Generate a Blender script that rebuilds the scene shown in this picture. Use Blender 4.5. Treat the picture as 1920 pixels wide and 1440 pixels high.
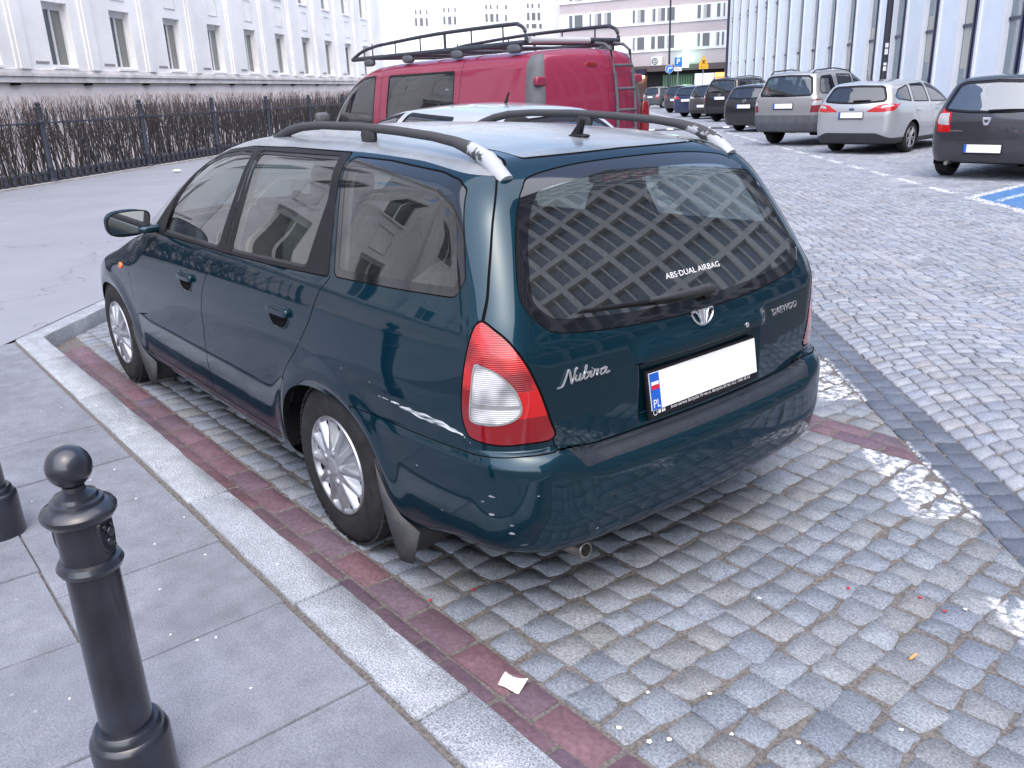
import bpy, bmesh, math, random
import numpy as np
from mathutils import Vector, Matrix
random.seed(7); RNG = np.random.default_rng(7)
scene = bpy.context.scene
for o in list(bpy.data.objects): bpy.data.objects.remove(o)

# ------------------------------------------------------------------ camera
CAM = np.array([-2.5426, 2.0499, 1.5386]); YAW, PITCH, ROLL = math.radians(-38.925), math.radians(19.19), math.radians(-2.235)
FPX = 1576.5
def cam_axes():
    cy, sy, cp, sp = math.cos(YAW), math.sin(YAW), math.cos(PITCH), math.sin(PITCH)
    f = np.array([cy*cp, sy*cp, -sp]); r = np.array([sy, -cy, 0.]); u = np.cross(r, f)
    cr, sr = math.cos(ROLL), math.sin(ROLL)
    return cr*r+sr*u, -sr*r+cr*u, f
CR, CU, CF = cam_axes()
cd = bpy.data.cameras.new('camera'); cam = bpy.data.objects.new('camera', cd); scene.collection.objects.link(cam)
cam.matrix_world = Matrix(((CR[0], CU[0], -CF[0], CAM[0]), (CR[1], CU[1], -CF[1], CAM[1]), (CR[2], CU[2], -CF[2], CAM[2]), (0, 0, 0, 1)))
cd.sensor_width = 36; cd.lens = 36*FPX/1920; cd.clip_start = .05; cd.clip_end = 2000
scene.camera = cam
scene.render.resolution_x = 1024; scene.render.resolution_y = 768

# ------------------------------------------------------------------ world, sun, exposure
SUN_EL, SUN_AZ = math.radians(60), math.radians(150)      # direction towards the sun, angle from +x
wd = bpy.data.worlds.new('World'); scene.world = wd; wd.use_nodes = True
nt = wd.node_tree; nt.nodes.clear()
sky = nt.nodes.new('ShaderNodeTexSky'); sky.sky_type = 'NISHITA'; sky.sun_disc = False
sky.sun_elevation = SUN_EL; sky.sun_rotation = math.pi/2-SUN_AZ; sky.air_density = 1.0; sky.dust_density = 3.0; sky.ozone_density = 1.0
hsv = nt.nodes.new('ShaderNodeHueSaturation'); hsv.inputs['Saturation'].default_value = 1.0   # thin overcast veil
hsv.inputs['Value'].default_value = 1.0
bg = nt.nodes.new('ShaderNodeBackground'); bg.inputs['Strength'].default_value = .15
wo = nt.nodes.new('ShaderNodeOutputWorld')
nt.links.new(sky.outputs[0], hsv.inputs['Color']); nt.links.new(hsv.outputs[0], bg.inputs['Color']); nt.links.new(bg.outputs[0], wo.inputs['Surface'])
sl = bpy.data.lights.new('sun', 'SUN'); sl.energy = 1.5; sl.angle = math.radians(110); sl.color = (1, .975, .96)
so = bpy.data.objects.new('sun', sl); scene.collection.objects.link(so)
so.rotation_euler = Vector((-math.cos(SUN_EL)*math.cos(SUN_AZ), -math.cos(SUN_EL)*math.sin(SUN_AZ), -math.sin(SUN_EL))).to_track_quat('-Z', 'Y').to_euler()
so.location = (0, 0, 30)
scene.view_settings.view_transform = 'Standard'; scene.view_settings.look = 'None'
scene.view_settings.exposure = 1.24; scene.view_settings.gamma = 1; scene.view_settings.use_curve_mapping = False
scene.render.engine = 'CYCLES'
scene.cycles.max_bounces = 8; scene.cycles.transparent_max_bounces = 16

# ------------------------------------------------------------------ pixel helpers (photo 1920x1440)
def ray(u, v):
    return (u-960)/FPX*CR - (v-720)/FPX*CU + CF
def gnd(u, v, z=0.):
    d = ray(u, v); return CAM + d*((z-CAM[2])/d[2])
def side_pt(u, v, y):
    d = ray(u, v); p = CAM + d*((y-CAM[1])/d[1]); return p
def proj(P):
    q = np.asarray(P, float)-CAM; w = q@CF
    return 960+FPX*(q@CR)/w, 720-FPX*(q@CU)/w, w

# ------------------------------------------------------------------ materials
MATS = {}
def rgb(r, g, b): return (r, g, b, 1)
def new_mat(name):
    m = bpy.data.materials.new(name); m.use_nodes = True; MATS[name] = m
    return m, m.node_tree, m.node_tree.nodes['Principled BSDF']
def simple(name, col, rough=.5, metal=0., coat=0., spec=.5, noise=0., nscale=8., bump=0., bscale=80., col2=None, coat_rough=.04, coords='Object', trans=0.):
    m, t, b = new_mat(name)
    b.inputs['Roughness'].default_value = rough; b.inputs['Metallic'].default_value = metal
    b.inputs['Coat Weight'].default_value = coat; b.inputs['Coat Roughness'].default_value = coat_rough
    b.inputs['Specular IOR Level'].default_value = spec
    b.inputs['Base Color'].default_value = rgb(*col)
    if noise or bump:
        tc = t.nodes.new('ShaderNodeTexCoord')
    if noise or col2:
        n = t.nodes.new('ShaderNodeTexNoise'); n.inputs['Scale'].default_value = nscale; n.inputs['Detail'].default_value = 6; n.inputs['Roughness'].default_value = .6
        t.links.new(tc.outputs[coords], n.inputs['Vector'])
        r = t.nodes.new('ShaderNodeValToRGB'); c2 = col2 or tuple(c*(1-noise) for c in col); c1 = col if col2 else tuple(min(1, c*(1+noise)) for c in col)
        r.color_ramp.elements[0].position = .35; r.color_ramp.elements[1].position = .65
        r.color_ramp.elements[0].color = rgb(*c2); r.color_ramp.elements[1].color = rgb(*c1)
        t.links.new(n.outputs['Fac'], r.inputs['Fac']); t.links.new(r.outputs['Color'], b.inputs['Base Color'])
    if bump:
        n2 = t.nodes.new('ShaderNodeTexNoise'); n2.inputs['Scale'].default_value = bscale; n2.inputs['Detail'].default_value = 5
        t.links.new(tc.outputs[coords], n2.inputs['Vector'])
        bp = t.nodes.new('ShaderNodeBump'); bp.inputs['Strength'].default_value = bump; bp.inputs['Distance'].default_value = .01
        t.links.new(n2.outputs['Fac'], bp.inputs['Height']); t.links.new(bp.outputs['Normal'], b.inputs['Normal'])
    return m
def paint(name, col, metal=.4, rough=.38, flake=.0, dirt_sheen=.25, dirt_sheen_col=(.14, .14, .15), tint=None):
    """car paint: tinted base under a clear coat, with thin road dust that grows towards the sills; on the roof it also paints in sky sheen"""
    m, t, b = new_mat(name)
    b.inputs['Metallic'].default_value = metal; b.inputs['Coat Weight'].default_value = 1; b.inputs['Coat Roughness'].default_value = .025
    if tint: b.inputs['Specular IOR Level'].default_value = 0.; b.inputs['Specular Tint'].default_value = rgb(*tint)
    tc = t.nodes.new('ShaderNodeTexCoord')
    n = t.nodes.new('ShaderNodeTexNoise'); n.inputs['Scale'].default_value = 3.2; n.inputs['Detail'].default_value = 8; n.inputs['Roughness'].default_value = .65
    t.links.new(tc.outputs['Object'], n.inputs['Vector'])
    sx = t.nodes.new('ShaderNodeSeparateXYZ'); t.links.new(tc.outputs['Object'], sx.inputs[0])
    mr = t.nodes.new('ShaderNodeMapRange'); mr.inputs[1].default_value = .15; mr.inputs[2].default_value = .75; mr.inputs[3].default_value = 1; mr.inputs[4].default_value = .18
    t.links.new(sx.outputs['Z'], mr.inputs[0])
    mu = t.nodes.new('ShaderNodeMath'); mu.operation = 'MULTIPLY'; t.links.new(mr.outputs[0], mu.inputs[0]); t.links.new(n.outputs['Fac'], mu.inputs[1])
    m2 = t.nodes.new('ShaderNodeMath'); m2.operation = 'MULTIPLY'; t.links.new(mu.outputs[0], m2.inputs[0]); m2.inputs[1].default_value = dirt_sheen*2
    mx = t.nodes.new('ShaderNodeMix'); mx.data_type = 'RGBA'; mx.inputs['A'].default_value = rgb(*col); mx.inputs['B'].default_value = rgb(*dirt_sheen_col)
    t.links.new(m2.outputs[0], mx.inputs['Factor']); t.links.new(mx.outputs['Result'], b.inputs['Base Color'])
    ra = t.nodes.new('ShaderNodeMath'); ra.operation = 'ADD'; ra.inputs[1].default_value = rough; t.links.new(m2.outputs[0], ra.inputs[0]); t.links.new(ra.outputs[0], b.inputs['Roughness'])
    rc = t.nodes.new('ShaderNodeMath'); rc.operation = 'MULTIPLY_ADD'; rc.inputs[1].default_value = .35; rc.inputs[2].default_value = .02; t.links.new(m2.outputs[0], rc.inputs[0]); t.links.new(rc.outputs[0], b.inputs['Coat Roughness'])
    return m
def glass(name, tint=(.75, .8, .78), ior=1.55, rough=.0, boost=1.0, dust=0.):
    m = bpy.data.materials.new(name); m.use_nodes = True; MATS[name] = m; t = m.node_tree; t.nodes.clear()
    o = t.nodes.new('ShaderNodeOutputMaterial'); mix = t.nodes.new('ShaderNodeMixShader'); tr = t.nodes.new('ShaderNodeBsdfTransparent'); gl = t.nodes.new('ShaderNodeBsdfGlossy')
    tr.inputs['Color'].default_value = rgb(*tint); gl.inputs['Roughness'].default_value = rough; gl.inputs['Color'].default_value = (1, 1, 1, 1)
    # facing-based reflectance that is the same from both sides of the pane
    lw = t.nodes.new('ShaderNodeLayerWeight'); lw.inputs['Blend'].default_value = .5
    pw = t.nodes.new('ShaderNodeMath'); pw.operation = 'POWER'; pw.inputs[1].default_value = 3.2; t.links.new(lw.outputs['Facing'], pw.inputs[0])
    f0 = ((ior-1)/(ior+1))**2*1.9*boost
    ma = t.nodes.new('ShaderNodeMath'); ma.operation = 'MULTIPLY_ADD'; ma.inputs[1].default_value = 1-f0; ma.inputs[2].default_value = f0; t.links.new(pw.outputs[0], ma.inputs[0])
    t.links.new(ma.outputs[0], mix.inputs['Fac']); t.links.new(tr.outputs[0], mix.inputs[1]); t.links.new(gl.outputs[0], mix.inputs[2])
    if dust:
        df = t.nodes.new('ShaderNodeBsdfDiffuse'); df.inputs['Color'].default_value = (.5, .5, .5, 1)
        tc = t.nodes.new('ShaderNodeTexCoord'); n = t.nodes.new('ShaderNodeTexNoise'); n.inputs['Scale'].default_value = 5; n.inputs['Detail'].default_value = 7; t.links.new(tc.outputs['Object'], n.inputs['Vector'])
        mm = t.nodes.new('ShaderNodeMath'); mm.operation = 'MULTIPLY'; mm.inputs[1].default_value = dust; t.links.new(n.outputs['Fac'], mm.inputs[0])
        m2 = t.nodes.new('ShaderNodeMixShader'); t.links.new(mm.outputs[0], m2.inputs['Fac']); t.links.new(mix.outputs[0], m2.inputs[1]); t.links.new(df.outputs[0], m2.inputs[2]); t.links.new(m2.outputs[0], o.inputs['Surface'])
    else: t.links.new(mix.outputs[0], o.inputs['Surface'])
    return m
def emit(name, col, strength):
    m, t, b = new_mat(name); b.inputs['Base Color'].default_value = rgb(*col); b.inputs['Emission Color'].default_value = rgb(*col); b.inputs['Emission Strength'].default_value = strength
    return m
M_GAP = simple('shut_line_black', (.004, .004, .005), .9, spec=.1)
M_BLACK = simple('black_trim', (.010, .010, .013), .5, noise=.25, nscale=30, spec=.25)
M_PLASTIC = simple('dark_plastic', (.03, .031, .036), .55, noise=.2, nscale=14, bump=.08, bscale=300)
M_RUBBER = simple('tyre_rubber', (.022, .022, .024), .8, noise=.35, nscale=14, bump=.15, bscale=160, spec=.25)
M_UNDER = simple('underbody', (.008, .008, .009), .9, spec=.1)
M_CHROME = simple('chrome', (.75, .76, .78), .12, 1.0)
M_GLASS = glass('car_glass', (.47, .54, .53), boost=1.0, dust=.03)
M_GLASSD = glass('tinted_glass', (.20, .22, .23), boost=1.6)
M_WGLASS = glass('window_glass', (.25, .28, .3), boost=1.6)
M_CLOTH = simple('seat_cloth', (.17, .155, .14), .95, noise=.2, nscale=40, spec=.1)
M_TRIM = simple('interior_trim', (.25, .24, .225), .9, noise=.08, nscale=6, spec=.2)
M_DARKINT = simple('dark_interior', (.03, .03, .032), .9, spec=.1)
M_WHITEP = simple('plate_white', (.85, .86, .88), .45)
M_BLUEP = simple('plate_blue', (.01, .10, .50), .45)
M_SILVER = simple('hubcap_silver', (.38, .39, .42), .36, .7, noise=.18, nscale=9)
M_REDLENS = simple('red_lens', (.36, .006, .012), .12, coat=1, noise=.25, nscale=12)
M_REDLENS2 = simple('dark_red_lens', (.20, .003, .008), .15, coat=1)
M_REDLENS3 = simple('bright_red_lens', (.46, .008, .010), .1, coat=1)
M_CLEARLENS = simple('clear_lens', (.40, .41, .44), .12, coat=1, noise=.15, nscale=30)
def ribbed_lens(name, c1, c2, rough=.1):
    m, t, b = new_mat(name); N = t.nodes.new; L = t.links.new; tc = N('ShaderNodeTexCoord'); n = N('ShaderNodeTexNoise'); n.inputs['Scale'].default_value = 13; n.inputs['Detail'].default_value = 1; L(tc.outputs['Object'], n.inputs['Vector'])
    r = N('ShaderNodeValToRGB'); r.color_ramp.elements[0].position = .38; r.color_ramp.elements[0].color = rgb(*c1); r.color_ramp.elements[1].position = .62; r.color_ramp.elements[1].color = rgb(*c2); L(n.outputs['Fac'], r.inputs[0]); L(r.outputs[0], b.inputs['Base Color'])
    w = N('ShaderNodeTexWave'); w.bands_direction = 'Z'; w.inputs['Scale'].default_value = 55; L(tc.outputs['Object'], w.inputs['Vector']); bp = N('ShaderNodeBump'); bp.inputs['Strength'].default_value = .5; bp.inputs['Distance'].default_value = .002; L(w.outputs['Fac'], bp.inputs['Height']); L(bp.outputs['Normal'], b.inputs['Normal'])
    b.inputs['Roughness'].default_value = .3; b.inputs['Coat Weight'].default_value = 1; b.inputs['Coat Roughness'].default_value = .03; return m
M_CLEAR2 = ribbed_lens('ribbed_clear_lens', (.20, .205, .225), (.58, .59, .61)); M_RED2 = ribbed_lens('ribbed_red_lens', (.20, .003, .008), (.50, .012, .014))
M_AMBER = simple('amber_lens', (.75, .14, .01), .2, coat=1)

# ------------------------------------------------------------------ object helpers
COL = scene.collection
def link(o, parent=None):
    COL.objects.link(o)
    if parent is not None: o.parent = parent
    return o
def tag(o, label=None, cat=None, group=None, kind=None):
    if label: o['label'] = label
    if cat: o['category'] = cat
    if group: o['group'] = group
    if kind: o['kind'] = kind
    return o
def empty(name, loc=(0, 0, 0), rz=0., label=None, cat=None, group=None):
    o = bpy.data.objects.new(name, None); COL.objects.link(o); o.location = loc; o.rotation_euler = (0, 0, rz); o.empty_display_size = .2
    return tag(o, label, cat, group)
def mesh_np(name, V, F, mat, parent=None, N=None, smooth=False, nside=3):
    """fast mesh object from numpy arrays; F is (k,3) or (k,4)"""
    V = np.asarray(V, np.float32); F = np.asarray(F, np.int32); k = F.shape[1] if len(F) else 3
    me = bpy.data.meshes.new(name); me.vertices.add(len(V)); me.vertices.foreach_set('co', V.ravel())
    me.loops.add(F.size); me.loops.foreach_set('vertex_index', F.ravel()); me.polygons.add(len(F))
    me.polygons.foreach_set('loop_start', np.arange(0, F.size, k, dtype=np.int32))
    me.update(calc_edges=True); me.validate()
    if N is not None or smooth: me.polygons.foreach_set('use_smooth', np.ones(len(me.polygons), bool))
    if N is not None and len(V):
        try: me.normals_split_custom_set_from_vertices(np.asarray(N, np.float32))
        except Exception as e: print('normals', name, e)
    if mat: me.materials.append(mat)
    return link(bpy.data.objects.new(name, me), parent)
class MB:
    """collects quads/polys, then builds one mesh"""
    def __init__(s): s.v = []; s.f = []
    def add(s, V, F):
        b = len(s.v); s.v += [tuple(map(float, p)) for p in V]; s.f += [tuple(b+i for i in f) for f in F]; return s
    def box(s, c, d, rz=0., M=None):
        x, y, z = d[0]/2, d[1]/2, d[2]/2
        P = [(-x, -y, -z), (x, -y, -z), (x, y, -z), (-x, y, -z), (-x, -y, z), (x, -y, z), (x, y, z), (-x, y, z)]
        cr, sr = math.cos(rz), math.sin(rz)
        P = [(c[0]+p[0]*cr-p[1]*sr, c[1]+p[0]*sr+p[1]*cr, c[2]+p[2]) for p in P]
        if M is not None: P = [tuple(M@Vector(p)) for p in P]
        return s.add(P, [(0, 3, 2, 1), (4, 5, 6, 7), (0, 1, 5, 4), (1, 2, 6, 5), (2, 3, 7, 6), (3, 0, 4, 7)])
    def span(s, a, b):
        return s.box([(a[i]+b[i])/2 for i in range(3)], [abs(b[i]-a[i]) for i in range(3)])
    def tube(s, pts, r, n=8, caps=True):
        pts = [Vector(p) for p in pts]; rs = r if hasattr(r, '__len__') else [r]*len(pts); rings = []
        up = Vector((0, 0, 1))
        for i, p in enumerate(pts):
            d = (pts[min(i+1, len(pts)-1)]-pts[max(i-1, 0)])
            d = d.normalized() if d.length > 1e-9 else Vector((0, 0, 1))
            a = d.cross(up if abs(d.z) < .95 else Vector((1, 0, 0))).normalized(); b = d.cross(a)
            rings.append([p+(a*math.cos(2*math.pi*k/n)+b*math.sin(2*math.pi*k/n))*rs[i] for k in range(n)])
        V = [q for rg in rings for q in rg]; F = []
        for i in range(len(rings)-1):
            for k in range(n): F.append((i*n+k, i*n+(k+1) % n, (i+1)*n+(k+1) % n, (i+1)*n+k))
        if caps: F.append(tuple(range(n))[::-1]); F.append(tuple((len(rings)-1)*n+k for k in range(n)))
        return s.add(V, F)
    def lathe(s, prof, n=24, c=(0, 0, 0), axis='z'):
        V = []; F = []
        for r, h in prof:
            for k in range(n):
                a = 2*math.pi*k/n
                p = (r*math.cos(a), r*math.sin(a), h) if axis == 'z' else (r*math.cos(a), h, r*math.sin(a)) if axis == 'y' else (h, r*math.cos(a), r*math.sin(a))
                V.append((c[0]+p[0], c[1]+p[1], c[2]+p[2]))
        for i in range(len(prof)-1):
            for k in range(n): F.append((i*n+k, i*n+(k+1) % n, (i+1)*n+(k+1) % n, (i+1)*n+k))
        return s.add(V, F)
    def prism(s, poly, y0, y1, M=None):
        """polygon in local x,z extruded along y"""
        n = len(poly); V = [(p[0], y0, p[1]) for p in poly]+[(p[0], y1, p[1]) for p in poly]
        if M is not None: V = [tuple(M@Vector(p)) for p in V]
        F = [tuple(range(n)), tuple(range(2*n-1, n-1, -1))]+[(i, i+n, (i+1) % n+n, (i+1) % n) for i in range(n)]
        return s.add(V, F)
    def build(s, name, mat, parent=None, smooth=False, bevel=0., auto=None):
        me = bpy.data.meshes.new(name); me.from_pydata(s.v, [], s.f); me.update()
        bm = bmesh.new(); bm.from_mesh(me); bmesh.ops.recalc_face_normals(bm, faces=bm.faces)
        if bevel: bmesh.ops.bevel(bm, geom=[e for e in bm.edges if e.calc_face_angle(0) > .5], offset=bevel, segments=2, affect='EDGES', profile=.6)
        if smooth:
            for f in bm.faces: f.smooth = True
            for e in bm.edges: e.smooth = e.calc_face_angle(0) < (auto or .7)
        bm.to_mesh(me); bm.free()
        if mat: me.materials.append(mat)
        return link(bpy.data.objects.new(name, me), parent)
def rbox(c, d, e=4., nu=20, nv=12, M=None):
    """superellipsoid cushion: rounded box of size d about c"""
    V = []; F = []
    f = lambda w: math.copysign(abs(w)**(2/e), w)
    for i in range(nv+1):
        v = -math.pi/2+math.pi*i/nv
        for j in range(nu):
            u = 2*math.pi*j/nu
            p = Vector((d[0]/2*f(math.cos(v))*f(math.cos(u)), d[1]/2*f(math.cos(v))*f(math.sin(u)), d[2]/2*f(math.sin(v))))
            if M is not None: p = M@p
            V.append((c[0]+p[0], c[1]+p[1], c[2]+p[2]))
    for i in range(nv):
        for j in range(nu): F.append((i*nu+j, i*nu+(j+1) % nu, (i+1)*nu+(j+1) % nu, (i+1)*nu+j))
    return V, F
def text_obj(name, txt, size, mat, M, parent=None, extrude=.0, shear=0., align='CENTER', width=None, res=3, offset=0.):
    cu = bpy.data.curves.new(name, 'FONT'); cu.body = txt; cu.size = size; cu.extrude = extrude; cu.shear = shear; cu.align_x = align; cu.align_y = 'CENTER'; cu.resolution_u = res; cu.offset = offset
    o = bpy.data.objects.new(name, cu); COL.objects.link(o)
    dg = bpy.context.evaluated_depsgraph_get(); me = bpy.data.meshes.new_from_object(o.evaluated_get(dg)); bpy.data.objects.remove(o); bpy.data.curves.remove(cu)
    me.name = name
    if width and len(me.vertices):
        xs = [v.co.x for v in me.vertices]; s = width/max(1e-6, max(xs)-min(xs))
        for v in me.vertices: v.co.x *= s
    me.transform(M)
    me.materials.clear(); me.materials.append(mat)
    return link(bpy.data.objects.new(name, me), parent)
# ------------------------------------------------------------------ car bodies: implicit shell -> ray-solved grid -> cut into panels
def pchip(pts):
    P = np.array(sorted(pts), float); x, y = P[:, 0], P[:, 1]; h = np.diff(x); d = np.diff(y)/h; m = np.zeros(len(x))
    if len(x) > 2:
        w1 = 2*h[1:]+h[:-1]; w2 = h[1:]+2*h[:-1]; ok = d[1:]*d[:-1] > 0
        with np.errstate(divide='ignore', invalid='ignore'): hm = (w1+w2)/(w1/d[:-1]+w2/d[1:])
        m[1:-1] = np.where(ok, hm, 0)
    m[0], m[-1] = d[0], d[-1]
    def f(t):
        t = np.asarray(t, float); i = np.clip(np.searchsorted(x, t)-1, 0, len(h)-1); s = (t-x[i])/h[i]
        sc = np.clip(s, 0, 1)
        r = (1+2*sc)*(1-sc)**2*y[i]+sc*(1-sc)**2*h[i]*m[i]+sc**2*(3-2*sc)*y[i+1]+sc**2*(sc-1)*h[i]*m[i+1]
        return r+np.where(s < 0, s*h[i]*m[0], 0)+np.where(s > 1, (s-1)*h[i]*m[-1], 0)
    return f
def nspline(pts):
    """natural cubic spline (curvature-continuous, so that reflections run smoothly)"""
    P = np.array(sorted(pts), float); x, y = P[:, 0], P[:, 1]; n = len(x); h = np.diff(x); A = np.eye(n); r = np.zeros(n)
    for i in range(1, n-1): A[i, i-1:i+2] = h[i-1], 2*(h[i-1]+h[i]), h[i]; r[i] = 6*((y[i+1]-y[i])/h[i]-(y[i]-y[i-1])/h[i-1])
    M = np.linalg.solve(A, r)
    s0 = (y[1]-y[0])/h[0]-h[0]*(2*M[0]+M[1])/6; s1 = (y[-1]-y[-2])/h[-1]+h[-1]*(M[-2]+2*M[-1])/6
    def f(t):
        t = np.asarray(t, float); tc = np.clip(t, x[0], x[-1]); i = np.clip(np.searchsorted(x, tc)-1, 0, n-2); a = x[i+1]-tc; b = tc-x[i]
        v = (M[i]*a**3+M[i+1]*b**3)/(6*h[i])+(y[i]/h[i]-M[i]*h[i]/6)*a+(y[i+1]/h[i]-M[i+1]*h[i]/6)*b
        return v+np.minimum(t-x[0], 0)*s0+np.maximum(t-x[-1], 0)*s1
    return f
def smax(a, b, k):
    h = np.maximum(k-np.abs(a-b), 0)/k
    return np.maximum(a, b)+h*h*k*.25
def sstep(a, b, t):
    s = np.clip((t-a)/(b-a), 0, 1); return s*s*(3-2*s)
def sdpoly(pts, r=0.):
    """signed distance to a closed polygon, rounded by r (polygon given at full size)"""
    P = np.array(pts, float)
    if r:
        # inset by r using edge offsets
        A = 0.5*np.sum(P[:, 0]*np.roll(P[:, 1], -1)-np.roll(P[:, 0], -1)*P[:, 1]); sg = 1 if A > 0 else -1; Q = []
        n = len(P)
        for i in range(n):
            a, b, c = P[i-1], P[i], P[(i+1) % n]; e1 = (b-a)/np.linalg.norm(b-a); e2 = (c-b)/np.linalg.norm(c-b)
            n1 = np.array([-e1[1], e1[0]])*sg; n2 = np.array([-e2[1], e2[0]])*sg; bis = n1+n2; bis /= max(.3, bis@bis/2)**1; Q.append(b+bis*r)
        P = np.array(Q)
    lo, hi = P.min(0)-.12, P.max(0)+.12
    def f(a, b):
        a = np.asarray(a, float); b = np.asarray(b, float); out = np.full(a.shape, 9.)
        k = (a > lo[0]) & (a < hi[0]) & (b > lo[1]) & (b < hi[1])
        if not k.any(): return out
        pa, pb = a[k], b[k]; d = np.full(pa.shape, 1e9); ins = np.zeros(pa.shape, bool); n = len(P)
        for i in range(n):
            p, q = P[i-1], P[i]; e = q-p; L = e@e
            if L < 1e-14: continue
            t = np.clip(((pa-p[0])*e[0]+(pb-p[1])*e[1])/L, 0, 1)
            d = np.minimum(d, (pa-p[0]-t*e[0])**2+(pb-p[1]-t*e[1])**2)
            c = (p[1] > pb) != (q[1] > pb)
            if abs(e[1]) > 1e-12: ins ^= c & (pa < p[0]+(pb-p[1])/e[1]*e[0])
        out[k] = np.sqrt(d)*np.where(ins, -1, 1)-r
        return out
    return f
def smooth_loop(pts, n=6):
    P = np.array(pts, float); k = len(P); out = []
    for i in range(k):
        p0, p1, p2, p3 = P[i-1], P[i], P[(i+1) % k], P[(i+2) % k]
        for j in range(n):
            t = j/n; out.append(.5*((2*p1)+(-p0+p2)*t+(2*p0-5*p1+4*p2-p3)*t*t+(-p0+3*p1-3*p2+p3)*t**3))
    return np.array(out)
class Surf:
    def __init__(s, V, N, T): s.V, s.N, s.T = V, N, T
    def compact(s):
        u, inv = np.unique(s.T, return_inverse=True)
        return Surf(s.V[u], s.N[u], inv.reshape(-1, 3)) if len(s.T) else Surf(np.zeros((0, 3)), np.zeros((0, 3)), np.zeros((0, 3), int))
    def split(s, func):
        """-> (inside: func<0, outside)"""
        if not len(s.T): return s, s
        f = func(s.V[:, 0], s.V[:, 1], s.V[:, 2]); f = np.where(np.abs(f) < 1e-7, 1e-7, f); ins = f < 0
        c = ins[s.T].sum(1); A = s.T[c == 3]; B = s.T[c == 0]; M = s.T[(c == 1) | (c == 2)]
        if len(M):
            im = ins[M]; one = im.sum(1) == 1; lone = np.where(one, np.argmax(im, 1), np.argmin(im, 1))
            idx = (lone[:, None]+np.arange(3)) % 3; R = np.take_along_axis(M, idx, 1); a, b, cc = R[:, 0], R[:, 1], R[:, 2]
            e = np.concatenate([np.stack([a, b], 1), np.stack([a, cc], 1)]); es = np.sort(e, 1)
            u, inv = np.unique(es, axis=0, return_inverse=True); inv = inv.ravel()
            t = (f[u[:, 0]]/(f[u[:, 0]]-f[u[:, 1]]))[:, None]
            V2 = s.V[u[:, 0]]*(1-t)+s.V[u[:, 1]]*t; N2 = s.N[u[:, 0]]*(1-t)+s.N[u[:, 1]]*t; N2 /= np.linalg.norm(N2, axis=1, keepdims=True)+1e-12
            base = len(s.V); V = np.concatenate([s.V, V2]); N = np.concatenate([s.N, N2]); k = len(M); ab = base+inv[:k]; ac = base+inv[k:]
            tl = np.stack([a, ab, ac], 1); q1 = np.stack([ab, b, cc], 1); q2 = np.stack([ab, cc, ac], 1)
            A = np.concatenate([A, tl[one], q1[~one], q2[~one]]); B = np.concatenate([B, tl[~one], q1[one], q2[one]])
        else: V, N = s.V, s.N
        return Surf(V, N, A).compact(), Surf(V, N, B).compact()
    def off(s, d): return Surf(s.V+s.N*d, s.N, s.T)
    def build(s, name, mat, parent, d=0.):
        if not len(s.T): return None
        return mesh_np(name, s.V+s.N*d, s.T, mat, parent, N=s.N)
def join_surf(L):
    L = [s for s in L if s is not None and len(s.T)]; V = []; N = []; T = []; b = 0
    for s in L: V.append(s.V); N.append(s.N); T.append(s.T+b); b += len(s.V)
    return Surf(np.concatenate(V), np.concatenate(N), np.concatenate(T))
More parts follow.
